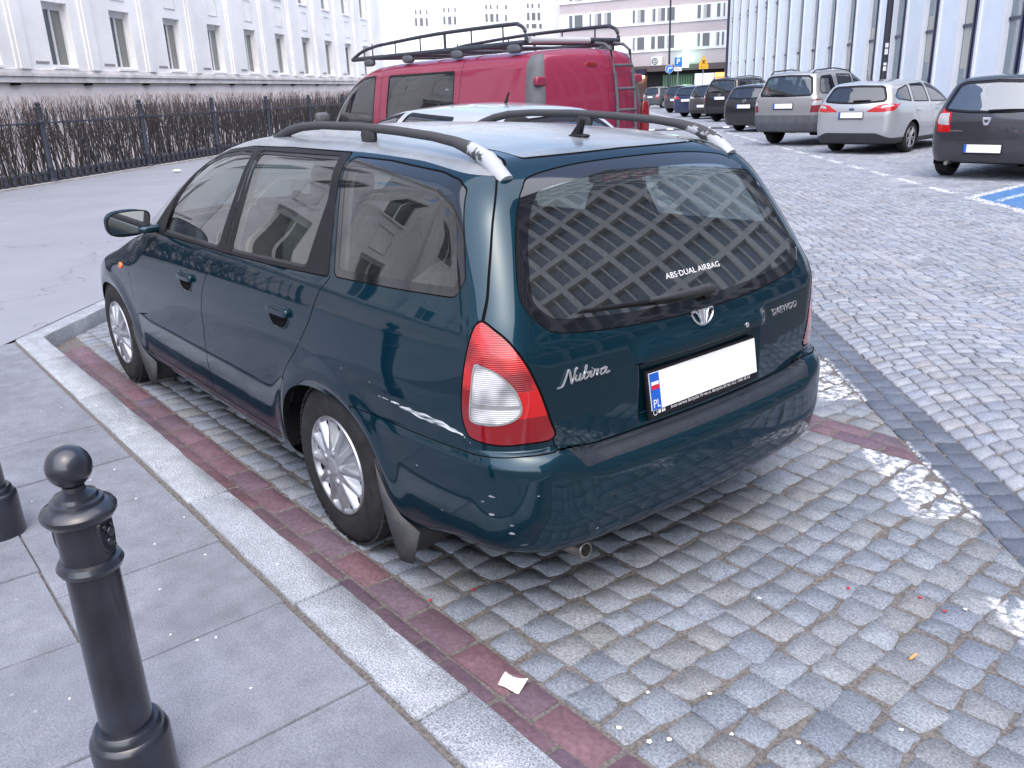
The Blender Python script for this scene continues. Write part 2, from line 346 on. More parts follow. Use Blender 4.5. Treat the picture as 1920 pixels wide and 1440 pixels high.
class Body:
    def __init__(s, **k):
        s.k = k; s.T = pchip(k['T']); s.R = pchip(k['R']); s.Fr = pchip(k['F']); s.W = (nspline if k.get('smooth') else pchip)(k['W']); s.pl = pchip(k['plan'])
        s.rc = k.get('rc', .12); s.fc = k.get('fc', .25); s.ws = k.get('ws', .2); s.crown = k.get('crown', .05)
        s.kt = k.get('kt', .16); s.kr = k.get('kr', .22); s.kf = k.get('kf', .3); s.zb = k.get('zb', .2); s.zbx = k.get('zbx', lambda x: 0.); s.extra = k.get('extra'); s.sextra = k.get('sextra')
        s.gt = k.get('gt', 0.); s.ktr = k.get('ktr', .08)
    def F(s, P):
        x, y, z = P[:, 0], np.abs(P[:, 1]), P[:, 2]; e = .01
        side = y-s.W(z)+s.pl(x)*(1+s.gt*np.clip(z-.95, 0, 1))
        if s.sextra: side = side-s.sextra(x, y, z)
        xs = x+s.ws*y*y*sstep(.5, 1.2, x)
        dT = (s.T(xs+e)-s.T(xs-e))/(2*e); top = (z-s.T(xs)+s.crown*(y/.65)**2)/np.sqrt(1+dT*dT)
        dR = (s.R(z+e)-s.R(z-e))/(2*e); rr = s.R(z)+s.rc*y*y
        if s.extra: rr = rr-s.extra(P[:, 1], z)
        rear = (rr-x)/np.sqrt(1+np.minimum(dR*dR, 4))
        dF = (s.Fr(z+e)-s.Fr(z-e))/(2*e); fr = (x-s.Fr(z)+s.fc*y*y)/np.sqrt(1+np.minimum(dF*dF, 4))
        f = smax(top, rear, s.ktr); f = smax(side, f, s.kt+(s.kr-s.kt)*sstep(.95, .75, z)); f = smax(f, fr, s.kf)
        return smax(f, s.zb+s.zbx(x)-z, .06)
    def solve(s, xs, ys, zs, plate):
        """box grid -> surface. plate = (x0,x1,z0,z1) inner rectangle at y=0 from which rays start"""
        xs, ys, zs = map(np.asarray, (xs, ys, zs)); nx, ny, nz = len(xs), len(ys), len(zs); pts = {}; V = []; Q = []
        I = -np.ones((nx, ny, nz), int); c = 0
        ii, jj, kk = np.meshgrid(np.arange(nx), np.arange(ny), np.arange(nz), indexing='ij')
        on = (ii == 0) | (ii == nx-1) | (jj == 0) | (jj == ny-1) | (kk == 0) | (kk == nz-1)
        I[on] = np.arange(on.sum()); P = np.stack([xs[ii[on]], ys[jj[on]], zs[kk[on]]], 1)
        def face(a, flip):
            q = np.stack([a[:-1, :-1], a[1:, :-1], a[1:, 1:], a[:-1, 1:]], -1).reshape(-1, 4)
            return q[:, ::-1] if flip else q
        Fq = np.concatenate([face(I[0], True), face(I[-1], False), face(I[:, 0], False), face(I[:, -1], True), face(I[:, :, 0], True), face(I[:, :, -1], False)])
        x0, x1, z0, z1 = plate; q = np.stack([np.clip(P[:, 0], x0, x1), np.zeros(len(P)), np.clip(P[:, 2], z0, z1)], 1); d = P-q
        lo = np.zeros(len(P)); hi = np.full(len(P), 1.6)
        for _ in range(34):
            m = (lo+hi)/2; ins = s.F(q+d*m[:, None]) < 0; lo = np.where(ins, m, lo); hi = np.where(ins, hi, m)
        V = q+d*lo[:, None]; N = s.normal(V)
        T = np.concatenate([Fq[:, [0, 1, 2]], Fq[:, [0, 2, 3]]])
        return Surf(V, N, T)
    def normal(s, V, e=.002):
        N = np.stack([s.F(V+np.eye(3)[i]*e)-s.F(V-np.eye(3)[i]*e) for i in range(3)], 1); return N/(np.linalg.norm(N, axis=1, keepdims=True)+1e-12)
    def hit(s, p, d, tmax=3.):
        """first surface point from outside p along d"""
        p = np.asarray(p, float); d = np.asarray(d, float); t = np.linspace(0, tmax, 1500); f = s.F(p+t[:, None]*d); k = np.argmax(f < 0)
        a, b = t[max(k-1, 0)], t[k]
        for _ in range(30):
            m = (a+b)/2
            if s.F((p+m*d)[None])[0] < 0: b = m
            else: a = m
        q = p+b*d; return q, s.normal(q[None])[0]
def surf_frame(p, n, up=(0, 0, 1)):
    """4x4 with z = outward normal, y as near to up as possible, origin p"""
    z = Vector(n).normalized(); x = Vector(up).cross(z).normalized(); y = z.cross(x)
    return Matrix(((x.x, y.x, z.x, p[0]), (x.y, y.y, z.y, p[1]), (x.z, y.z, z.z, p[2]), (0, 0, 0, 1)))
def wheel(parent, x, y, r, rim, w, sgn, style='hubcap', detail=1, mat=None):
    """tyre with its rim or cap; y is the middle of the tyre, sgn the outward side"""
    n = 64 if detail else 28; pr = []
    sec = [(rim*.98, -.5), (rim, -.5), (rim+.012, -.52), ((rim+r)/2, -.545), (r-.03, -.52), (r-.010, -.44), (r, -.34), (r, .34), (r-.010, .44), (r-.03, .52), ((rim+r)/2, .545), (rim+.012, .52), (rim, .5), (rim*.98, .40)]
    b = MB(); b.lathe([(a, h*w) for a, h in sec], n, (x, y, r), 'y')
    t = b.build('tyre', M_RUBBER, parent, smooth=True, auto=.6)
    if detail:   # tread blocks
        tb = MB()
        for k in range(56):
            a = 2*math.pi*k/56
            for off in (-.32, 0, .32):
                a2 = a+(.03 if off == 0 else 0)
                M = Matrix.Translation((x, y+off*w, r))@Matrix.Rotation(-a2, 4, 'Y')@Matrix.Translation((r+.0015, 0, 0))
                tb.box((0, 0, 0), (.009, w*.26, 2*math.pi*r/56*.72), M=M)
        tb.build('tread', M_RUBBER, t)
    yo = y+sgn*w*.47
    if style == 'hubcap':
        # pressed cover: shallow dome, twelve scalloped pockets that open towards the rim
        nr, na = 40, 240; V = []; F = []
        for i in range(nr+1):
            q = i/nr; rr = rim*1.0*q
            for j in range(na):
                a = 2*math.pi*j/na; h = .012*(1-q**2)+.010
                cs = math.cos(12*(a+.1)); ridge = .5+.5*cs
                s0 = .34+.30*ridge**1.1
                pk = 0.
                if q > s0 and q < .93: pk = min(1, (q-s0)/.30)**.8*min(1, (.93-q)/.02)*(1-ridge**2.2)
                h -= .030*pk
                if q >= .93: h = .012-.010*((q-.965)/.035)**2
                for kk in range(5):
                    aa = 2*math.pi*kk/5+.5; dx = rr*math.cos(a)-rim*.30*math.cos(aa); dz = rr*math.sin(a)-rim*.30*math.sin(aa); dd = math.hypot(dx, dz)
                    if dd < .014: h += .008*(1-(dd/.014)**4)
                if q < .16: h += .004
                V.append((x+rr*math.cos(a), yo+sgn*h, r+rr*math.sin(a)))
        for i in range(nr):
            for j in range(na):
                f = (i*na+j, i*na+(j+1) % na, (i+1)*na+(j+1) % na, (i+1)*na+j); F.append(f if sgn < 0 else f[::-1])
        cap = MB().add(V, F).build('hubcap', mat or M_SILVER, t, smooth=True, auto=.9)
        for k in range(12):     # dark vent openings at the pocket ends
            hb = MB(); a = 2*math.pi*(k+.5)/12-.1; pts = []
            for u in range(10):
                tt = 2*math.pi*u/10; rr = rim*(.83+.075*math.cos(tt)); aa = a+.085*math.sin(tt)*(1.15 if math.cos(tt) > 0 else .75)
                pts.append((x+rr*math.cos(aa), yo-sgn*.0075+sgn*.002, r+rr*math.sin(aa)))
            hb.add(pts, [tuple(range(10))]); hb.build('vent', M_GAP, cap)
    elif style == 'alloy':
        b = MB(); b.lathe([(rim*1.0, 0), (rim*.97, .006*sgn), (rim*.90, -.004*sgn), (rim*.88, -.05*sgn), (.02, -.06*sgn), (0, -.06*sgn)], n, (x, yo, r), 'y')
        cap = b.build('rim', M_DARKINT, t, smooth=True)
        sp = MB(); sp.lathe([(rim*1.0, .002*sgn), (rim*.985, .010*sgn), (rim*.93, .006*sgn), (rim*.91, -.02*sgn)], n, (x, yo, r), 'y')
        for k in range(10):
            a = 2*math.pi*k/10+(.12 if k % 2 else -.12)
            M = Matrix.Translation((x, yo, r))@Matrix.Rotation(-a, 4, 'Y')
            sp.add([tuple(M@Vector(p)) for p in [(rim*.15, -.012*sgn, -.012), (rim*.15, -.012*sgn, .012), (rim*.93, -.006*sgn, .016), (rim*.93, -.006*sgn, -.016), (rim*.15, .012*sgn, -.008), (rim*.15, .012*sgn, .008), (rim*.93, .006*sgn, .010), (rim*.93, .006*sgn, -.010)]],
                   [(0, 1, 2, 3), (4, 5, 6, 7), (0, 1, 5, 4), (1, 2, 6, 5), (2, 3, 7, 6), (3, 0, 4, 7)])
        sp.lathe([(0, .016*sgn), (.03, .014*sgn), (rim*.22, .008*sgn), (rim*.24, -.012*sgn)], 20, (x, yo, r), 'y')
        sp.build('spokes', mat or M_SILVER, cap, smooth=True)
    else:
        b = MB(); b.lathe([(rim, 0), (rim*.95, .006*sgn), (rim*.85, -.01*sgn), (rim*.5, -.02*sgn), (rim*.3, .004*sgn), (0, .008*sgn)], n, (x, yo, r), 'y')
        b.build('hubcap', mat or M_SILVER, t, smooth=True)
    return t
def seat(parent, x, y, z, w, mat, name='seat', back=.60, tilt=.28, head=True):
    b = MB(); b.add(*rbox((x, y, z), (.52, w, .20), 4))
    R = Matrix.Rotation(-tilt, 3, 'Y')
    c = Vector((x-.25, y, z))+R@Vector((0, 0, back/2+.02)); b.add(*rbox(c, (.17, w, back), 4, M=R))
    o = b.build(name, mat, parent, smooth=True, auto=3)
    if head:
        n = max(1, int(round(w/.5)))
        for i in range(n):
            h = MB(); yy = y+(i-(n-1)/2)*.55; c = Vector((x-.25, yy, z))+R@Vector((0, 0, back+.13)); h.add(*rbox(c, (.10, .27, .20), 3.5, M=R))
            c1 = Vector((x-.25, yy, z))+R@Vector((0, 0, back-.05)); 
            for dy in (-.06, .06): h.tube([c1+Vector((0, dy, 0)), c+Vector((0, dy, 0))], .006, 6)
            h.build('headrest', mat, o, smooth=True, auto=3)
    return o
def plate(parent, M, w=.52, h=.114, frame=M_BLACK, mb=M_WHITEP, text=None, name='number_plate', yellow=False):
    """number plate lying in the local xy plane of M (z outwards), as blank as in the photograph"""
    fr = MB(); fr.box((0, -.008, .004), (w+.016, h+.034, .012), M=M); o = fr.build(name, frame, parent, bevel=.002)
    p = MB(); p.box((0, 0, .0125), (w, h, .004), M=M); p.build('plate_face', mb, o)
    e = MB(); e.box((-w/2+.020, 0, .0152), (.040, h-.003, .002), M=M); e.build('plate_band', M_BLUEP, o)
    return o
# ------------------------------------------------------------------ ground: street frame s (away), n (towards the left-hand house)
STA = math.radians(-43); SD = np.array([math.cos(STA), math.sin(STA)]); ND = np.array([-SD[1], SD[0]])
def SN(s, n): return SD*s+ND*n
def stone_mat(name, ramp, rough=.75, grain=.5, bump=.35, paint=True, gscale=140., spec=.3, far=False):
    """granite: colour from a per-stone tone, mineral grain, worn white road paint laid down in street coordinates"""
    m, t, b = new_mat(name); L = t.links.new; N = t.nodes.new
    geo = N('ShaderNodeNewGeometry'); pos = geo.outputs['Position']
    if far:
        vo = N('ShaderNodeTexVoronoi'); vo.inputs['Scale'].default_value = 9.; L(pos, vo.inputs['Vector']); tone_c = vo.outputs['Color']; sp = N('ShaderNodeSeparateColor'); L(tone_c, sp.inputs[0]); tone = sp.outputs[0]
    else:
        at = N('ShaderNodeAttribute'); at.attribute_name = 'tone'; tone = at.outputs['Fac']
    cr = N('ShaderNodeValToRGB'); cr.color_ramp.elements.remove(cr.color_ramp.elements[0])
    e0 = cr.color_ramp.elements[0]; e0.position = 0; e0.color = rgb(*ramp[0])
    for i, c in enumerate(ramp[1:], 1): e = cr.color_ramp.elements.new(i/(len(ramp)-1)); e.color = rgb(*c)
    L(tone, cr.inputs[0])
    n1 = N('ShaderNodeTexNoise'); n1.inputs['Scale'].default_value = gscale; n1.inputs['Detail'].default_value = 3; L(pos, n1.inputs['Vector'])
    n2 = N('ShaderNodeTexNoise'); n2.inputs['Scale'].default_value = 11; n2.inputs['Detail'].default_value = 6; n2.inputs['Roughness'].default_value = .6; L(pos, n2.inputs['Vector'])
    ad = N('ShaderNodeMapRange'); ad.inputs[1].default_value = .33; ad.inputs[2].default_value = .67; ad.inputs[3].default_value = 1-grain*.8; ad.inputs[4].default_value = 1+grain*.8; L(n1.outputs['Fac'], ad.inputs[0])
    n3 = N('ShaderNodeTexNoise'); n3.inputs['Scale'].default_value = 1.6; n3.inputs['Detail'].default_value = 9; n3.inputs['Roughness'].default_value = .68; L(pos, n3.inputs['Vector'])
    a3 = N('ShaderNodeMapRange'); a3.inputs[1].default_value = .32; a3.inputs[2].default_value = .68; a3.inputs[3].default_value = .80; a3.inputs[4].default_value = 1.16; L(n3.outputs['Fac'], a3.inputs[0])
    vf = N('ShaderNodeTexVoronoi'); vf.inputs['Scale'].default_value = 7.; L(pos, vf.inputs['Vector'])
    fl = N('ShaderNodeMapRange'); fl.inputs[1].default_value = .030; fl.inputs[2].default_value = .050; fl.inputs[3].default_value = 1.55; fl.inputs[4].default_value = 1; L(vf.outputs['Distance'], fl.inputs[0])
    a4 = N('ShaderNodeMath'); a4.operation = 'MULTIPLY'; L(a3.outputs[0], a4.inputs[0]); L(fl.outputs[0], a4.inputs[1])
    a2 = N('ShaderNodeMath'); a2.operation = 'MULTIPLY_ADD'; a2.inputs[1].default_value = .7; a2.inputs[2].default_value = .65; L(n2.outputs['Fac'], a2.inputs[0])
    mm = N('ShaderNodeMath'); mm.operation = 'MULTIPLY'; L(ad.outputs[0], mm.inputs[0]); L(a2.outputs[0], mm.inputs[1]); m5 = N('ShaderNodeMath'); m5.operation = 'MULTIPLY'; L(mm.outputs[0], m5.inputs[0]); L(a4.outputs[0], m5.inputs[1]); mm = m5
    mc = N('ShaderNodeMix'); mc.data_type = 'RGBA'; mc.blend_type = 'MULTIPLY'; mc.inputs['Factor'].default_value = 1; L(cr.outputs[0], mc.inputs['A'])
    cb = N('ShaderNodeCombineColor'); [L(mm.outputs[0], cb.inputs[i]) for i in range(3)]; L(cb.outputs[0], mc.inputs['B'])
    out = mc.outputs['Result']
    if paint:
        def dot(v):
            d = N('ShaderNodeVectorMath'); d.operation = 'DOT_PRODUCT'; d.inputs[1].default_value = v; L(pos, d.inputs[0]); return d.outputs['Value']
        s_ = dot((SD[0], SD[1], 0)); n_ = dot((ND[0], ND[1], 0)); x_ = dot((1, 0, 0))
        def op(o, a, bb=None, c=None):
            d = N('ShaderNodeMath'); d.operation = o
            for i, v in enumerate((a, bb, c)):
                if v is None: continue
                if hasattr(v, 'default_value') or not isinstance(v, (int, float)): L(v, d.inputs[i])
                else: d.inputs[i].default_value = v
            return d.outputs[0]
        def band(v, c, h, e=.012): # 1 inside |v-c|<h, soft edge
            d = op('ABSOLUTE', op('SUBTRACT', v, c)); r = N('ShaderNodeMapRange'); r.inputs[1].default_value = h+e; r.inputs[2].default_value = h-e; L(d, r.inputs[0]); return r.outputs[0]
        def gt(v, c): r = N('ShaderNodeMapRange'); r.inputs[1].default_value = c-.02; r.inputs[2].default_value = c+.02; L(v, r.inputs[0]); return r.outputs[0]
        def lt(v, c): return op('SUBTRACT', 1, gt(v, c))
        def dash(v, period, phase, duty):
            f = op('FRACT', op('DIVIDE', op('SUBTRACT', v, phase), period)); return lt(op('MULTIPLY', f, period), duty*period)
        inner = op('MULTIPLY', band(n_, -1.625, .115), dash(s_, 1.24, -.42, .58))
        far_d = op('MULTIPLY', op('MULTIPLY', band(n_, -5.53, .07), dash(s_, 1.25, .02, .62)), op('MULTIPLY', gt(s_, 6.6), lt(s_, 27.)))
        far_c = op('MULTIPLY', band(n_, -5.50, .08), gt(s_, 33.5))
        bl_e = op('MULTIPLY', op('MULTIPLY', band(x_, 2.30, .06), lt(n_, -5.45)), gt(n_, -10))
        bl_f = op('MULTIPLY', op('MULTIPLY', band(n_, -5.56, .06), lt(s_, 8.4)), gt(s_, 4.))
        bl_g = op('MULTIPLY', op('MULTIPLY', band(x_, 1.90, .05), lt(n_, -5.7)), gt(n_, -8))
        msk = inner
        for k in (far_d, far_c, bl_e, bl_f, bl_g): msk = op('MAXIMUM', msk, k)
        nw = N('ShaderNodeTexNoise'); nw.inputs['Scale'].default_value = 26; nw.inputs['Detail'].default_value = 8; nw.inputs['Roughness'].default_value = .7; L(pos, nw.inputs['Vector'])
        wr = N('ShaderNodeMapRange'); wr.inputs[1].default_value = .45; wr.inputs[2].default_value = .60; L(nw.outputs['Fac'], wr.inputs[0])
        wf = op('MULTIPLY', msk, wr.outputs[0])
        blue = op('MULTIPLY', op('MULTIPLY', lt(x_, 2.24), lt(n_, -5.62)), op('MULTIPLY', gt(n_, -10.5), gt(x_, -3)))
        wb = N('ShaderNodeMapRange'); wb.inputs[1].default_value = .34; wb.inputs[2].default_value = .42; L(nw.outputs['Fac'], wb.inputs[0])
        m1 = N('ShaderNodeMix'); m1.data_type = 'RGBA'; L(op('MULTIPLY', blue, wb.outputs[0]), m1.inputs['Factor']); L(out, m1.inputs['A']); m1.inputs['B'].default_value = rgb(.075, .18, .38)
        m2 = N('ShaderNodeMix'); m2.data_type = 'RGBA'; L(wf, m2.inputs['Factor']); L(m1.outputs['Result'], m2.inputs['A']); m2.inputs['B'].default_value = rgb(.80, .81, .83)
        out = m2.outputs['Result']
    if far:
        ve = N('ShaderNodeTexVoronoi'); ve.feature = 'DISTANCE_TO_EDGE'; ve.inputs['Scale'].default_value = 9.; L(pos, ve.inputs['Vector'])
        jr = N('ShaderNodeMapRange'); jr.inputs[1].default_value = .03; jr.inputs[2].default_value = .07; jr.inputs[3].default_value = .5; jr.inputs[4].default_value = 1; L(ve.outputs['Distance'], jr.inputs[0])
        jc = N('ShaderNodeCombineColor'); [L(jr.outputs[0], jc.inputs[i]) for i in range(3)]; jm = N('ShaderNodeMix'); jm.data_type = 'RGBA'; jm.blend_type = 'MULTIPLY'; jm.inputs['Factor'].default_value = 1; L(out, jm.inputs['A']); L(jc.outputs[0], jm.inputs['B']); out = jm.outputs['Result']
    L(out, b.inputs['Base Color']); b.inputs['Roughness'].default_value = rough; b.inputs['Specular IOR Level'].default_value = spec
    bp = N('ShaderNodeBump'); bp.inputs['Strength'].default_value = bump; bp.inputs['Distance'].default_value = .006
    nb = N('ShaderNodeTexNoise'); nb.inputs['Scale'].default_value = 55; nb.inputs['Detail'].default_value = 6; nb.inputs['Roughness'].default_value = .65; L(pos, nb.inputs['Vector']); L(nb.outputs['Fac'], bp.inputs['Height']); L(bp.outputs['Normal'], b.inputs['Normal'])
    return m
R_SETT = [(0.168, 0.191, 0.229), (0.191, 0.215, 0.253), (0.208, 0.219, 0.237), (0.179, 0.205, 0.253), (0.225, 0.244, 0.272), (0.198, 0.204, 0.212), (0.196, 0.222, 0.267), (0.238, 0.262, 0.294)]
R_SMALL = [(0.210, 0.228, 0.268), (0.254, 0.273, 0.317), (0.293, 0.314, 0.354), (0.239, 0.263, 0.322), (0.312, 0.334, 0.370), (0.273, 0.273, 0.296)]
R_DARK = [(0.085, 0.100, 0.132), (0.110, 0.126, 0.165), (0.130, 0.152, 0.193), (0.100, 0.121, 0.160)]
M_SETT = stone_mat('bay_sett', R_SETT, grain=.42)
M_ROADSETT = stone_mat('road_sett', R_SMALL, grain=.3)
M_DARKSETT = stone_mat('dark_sett', R_DARK, grain=.3, rough=.65)
M_FARSETT = stone_mat('far_sett', R_SMALL, grain=.3, far=True)
M_BRICK = stone_mat('clinker_brick', [(0.154, 0.093, 0.115), (0.129, 0.093, 0.126), (0.166, 0.095, 0.114), (0.145, 0.104, 0.132), (0.116, 0.093, 0.132)], grain=.22, rough=.7, bump=.2, paint=False, gscale=60)
M_KERB = stone_mat('kerb_granite', [(0.279, 0.303, 0.343), (0.316, 0.339, 0.375), (0.253, 0.279, 0.322)], grain=.62, rough=.8, bump=.6, paint=False, gscale=190)
M_SLAB = stone_mat('paving_slab', [(0.181, 0.194, 0.230), (0.196, 0.208, 0.246), (0.188, 0.200, 0.234)], grain=.28, rough=.85, bump=.22, paint=False, gscale=220)
M_JOINT = simple('joint_sand', (.205, .190, .182), .95, noise=.5, nscale=90, bump=.8, bscale=120, spec=.1, col2=(.105, .096, .093), coords='Object')
def make_asphalt():
    m, t, b = new_mat('pavement_asphalt'); N = t.nodes.new; L = t.links.new; g = N('ShaderNodeNewGeometry')
    n1 = N('ShaderNodeTexNoise'); n1.inputs['Scale'].default_value = 260; n1.inputs['Detail'].default_value = 2; L(g.outputs['Position'], n1.inputs['Vector'])
    n2 = N('ShaderNodeTexNoise'); n2.inputs['Scale'].default_value = .8; n2.inputs['Detail'].default_value = 8; n2.inputs['Roughness'].default_value = .62; L(g.outputs['Position'], n2.inputs['Vector'])
    r = N('ShaderNodeValToRGB'); r.color_ramp.elements[0].position = .3; r.color_ramp.elements[0].color = rgb(.222, .234, .272); r.color_ramp.elements[1].position = .7; r.color_ramp.elements[1].color = rgb(.268, .28, .318); L(n2.outputs['Fac'], r.inputs[0])
    mx = N('ShaderNodeMix'); mx.data_type = 'RGBA'; mx.blend_type = 'OVERLAY'; mx.inputs['Factor'].default_value = .35; L(r.outputs[0], mx.inputs['A']); L(n1.outputs['Color'], mx.inputs['B']); L(mx.outputs['Result'], b.inputs['Base Color'])
    # cracks that wander across the asphalt, and pale flecks trodden into it
    wn = N('ShaderNodeTexNoise'); wn.inputs['Scale'].default_value = 1.7; wn.inputs['Detail'].default_value = 5; L(g.outputs['Position'], wn.inputs['Vector'])
    wm = N('ShaderNodeMix'); wm.data_type = 'RGBA'; wm.blend_type = 'LINEAR_LIGHT'; wm.inputs['Factor'].default_value = .8; L(g.outputs['Position'], wm.inputs['A']); L(wn.outputs['Color'], wm.inputs['B'])
    ve = N('ShaderNodeTexVoronoi'); ve.feature = 'DISTANCE_TO_EDGE'; ve.inputs['Scale'].default_value = .22; L(wm.outputs['Result'], ve.inputs['Vector'])
    cr = N('ShaderNodeMapRange'); cr.inputs[1].default_value = .0; cr.inputs[2].default_value = .0035; cr.inputs[3].default_value = .62; cr.inputs[4].default_value = 1; L(ve.outputs['Distance'], cr.inputs[0])
    vf = N('ShaderNodeTexVoronoi'); vf.inputs['Scale'].default_value = 2.6; L(g.outputs['Position'], vf.inputs['Vector'])
    fr = N('ShaderNodeMapRange'); fr.inputs[1].default_value = .035; fr.inputs[2].default_value = .045; fr.inputs[3].default_value = 1.35; fr.inputs[4].default_value = 1; L(vf.outputs['Distance'], fr.inputs[0])
    cm = N('ShaderNodeMath'); cm.operation = 'MULTIPLY'; L(cr.outputs[0], cm.inputs[0]); L(fr.outputs[0], cm.inputs[1]); cc = N('ShaderNodeCombineColor'); [L(cm.outputs[0], cc.inputs[i]) for i in range(3)]
    mf = N('ShaderNodeMix'); mf.data_type = 'RGBA'; mf.blend_type = 'MULTIPLY'; mf.inputs['Factor'].default_value = 1; L(mx.outputs['Result'], mf.inputs['A']); L(cc.outputs[0], mf.inputs['B']); L(mf.outputs['Result'], b.inputs['Base Color'])
    b.inputs['Roughness'].default_value = .9; b.inputs['Specular IOR Level'].default_value = .2
    bp = N('ShaderNodeBump'); bp.inputs['Strength'].default_value = .2; bp.inputs['Distance'].default_value = .004; L(n1.outputs['Fac'], bp.inputs['Height']); L(bp.outputs['Normal'], b.inputs['Normal']); return m
M_ASPHALT = make_asphalt()

def clip_poly(P, c, n):
    """keep the side (p-c).n > 0"""
    out = []; k = len(P)
    for i in range(k):
        a, b = P[i], P[(i+1) % k]; da, db = (a-c)@n, (b-c)@n
        if da >= 0: out.append(a)
        if da*db < 0: out.append(a+(b-a)*da/(da-db))
    return np.array(out)
def area(P): return .5*abs(np.sum(P[:, 0]*np.roll(P[:, 1], -1)-np.roll(P[:, 0], -1)*P[:, 1]))
NPT = 12
def outline8(P, gap, cut=.10):
    """shrink by gap, nick the corners, return 12 points (corner, middle, corner on each side)"""
    P = np.asarray(P, float); c = P.mean(0); A = np.sum(P[:, 0]*np.roll(P[:, 1], -1)-np.roll(P[:, 0], -1)*P[:, 1])
    if A < 0: P = P[::-1]
    r = np.sqrt(area(P))/2; P = c+(P-c)*max(.3, 1-gap/max(r, 1e-3)); Q = []
    for i in range(len(P)):
        a, b = P[i], P[(i+1) % len(P)]; Q += [a+(b-a)*cut, (a+b)/2, b-(b-a)*cut]
    Q = np.array(Q)
    if len(P) == 4: return Q
    d = np.r_[0, np.cumsum(np.linalg.norm(np.roll(Q, -1, 0)-Q, axis=1))]; tt = np.linspace(0, d[-1], NPT+1)[:-1]; QQ = np.vstack([Q, Q[:1]])
    return np.stack([np.interp(tt, d, QQ[:, 0]), np.interp(tt, d, QQ[:, 1])], 1)
def stones_geo(O, zt, tilt, depth=.045, edge=.007, dome=.001, top=.93):
    """O (k,12,2) outlines -> vertex array and faces for one stone"""
    O = np.asarray(O); k = len(O); c = O.mean(1, keepdims=True); d = O-c
    rings = []
    for f, z in ((1.0, -depth), (1.0, -edge), (top, 0.)):
        xy = c+d*f; zz = zt[:, None]+z+((xy-c)*tilt[:, None, :]).sum(2); rings.append(np.concatenate([xy, zz[..., None]], 2))
    ctr = np.concatenate([c[:, 0], (zt+dome)[:, None]], 1)[:, None, :]
    V = np.concatenate(rings+[ctr], 1)
    T = []
    for r in range(2):
        for i in range(NPT):
            a, b = r*NPT+i, r*NPT+(i+1) % NPT; T += [(a, b, b+NPT), (a, b+NPT, a+NPT)]
    for i in range(NPT): T.append((2*NPT+i, 2*NPT+(i+1) % NPT, 3*NPT))
    return V, np.array(T)
def put_attr(me, tones):
    at = me.attributes.new('tone', 'FLOAT', 'POINT'); at.data.foreach_set('value', np.asarray(tones, np.float32))
def lay_stones(O, zt, tilt, tones, mat, parent, name, stuffname, limit=300, score=None, **kw):
    V, T = stones_geo(O, zt, tilt, **kw); k = len(V); nv = V.shape[1]
    if score is None: order = np.arange(k)
    else: order = np.argsort(-score)
    ind = order[:limit]; rest = order[limit:]
    for i in ind:
        c = V[i].mean(0); o = mesh_np(name, V[i]-c, T, mat, parent); o.location = c; put_attr(o.data, np.full(nv, tones[i]))
    if len(rest):
        VV = V[rest].reshape(-1, 3); TT = (T[None]+(np.arange(len(rest))*nv)[:, None, None]).reshape(-1, 3)
        o = mesh_np(stuffname, VV, TT, mat, parent); put_attr(o.data, np.repeat(tones[rest], nv)); o['kind'] = 'stuff'
def in_view(C, margin=.22, z=0.):
    P = np.concatenate([C, np.full((len(C), 1), z)], 1); u, v, w = proj(P)
    return (w > .2) & (u > -1920*margin) & (u < 1920*(1+margin)) & (v > -200) & (v < 1440*(1+margin))
def shown(O):
    """projected area, zero where out of the frame or under the estate car"""
    C = O.mean(1); P = np.concatenate([O, np.zeros(O.shape[:2]+(1,))], 2); u, v, w = proj(P.reshape(-1, 3)); u = u.reshape(O.shape[:2]); v = v.reshape(O.shape[:2]); w = w.reshape(O.shape[:2])
    A = .5*np.abs(np.sum(u*np.roll(v, -1, 1)-np.roll(u, -1, 1)*v, 1)); cu, cv = u.mean(1), v.mean(1)
    ok = (w.min(1) > .1) & (cu > 0) & (cu < 1920) & (cv > 0) & (cv < 1440) & ~((np.abs(C[:, 1]) < .75) & (C[:, 0] > -.85) & (C[:, 0] < 3.4))
    # hidden behind the car body as seen from the camera
    hid = (C[:, 0] > -.9) & (C[:, 1] < -.7-.0*C[:, 0]) & (C[:, 1] > -8) & (cu < 1490)
    return np.where(ok & ~hid, A, 0)
# ---- base sheet to the horizon and the far part of the road surface
road = MB().add([(-900, -900, -.012), (900, -900, -.012), (900, 900, -.012), (-900, 900, -.012)], [(0, 1, 2, 3)]).build('road', M_JOINT); road['kind'] = 'structure'
fs = []
for s0, s1, n0, n1 in ((40, 320, -14, 11), (-60, 40, -60, -11.6)):
    fs.append([tuple(SN(s, n))+(-.004,) for s, n in ((s0, n0), (s1, n0), (s1, n1), (s0, n1))])
far = MB()
for q in fs: far.add(q, [(0, 1, 2, 3)])
far = MB().add(fs[0], [(0, 1, 2, 3)]).build('far_surface', M_FARSETT, road)
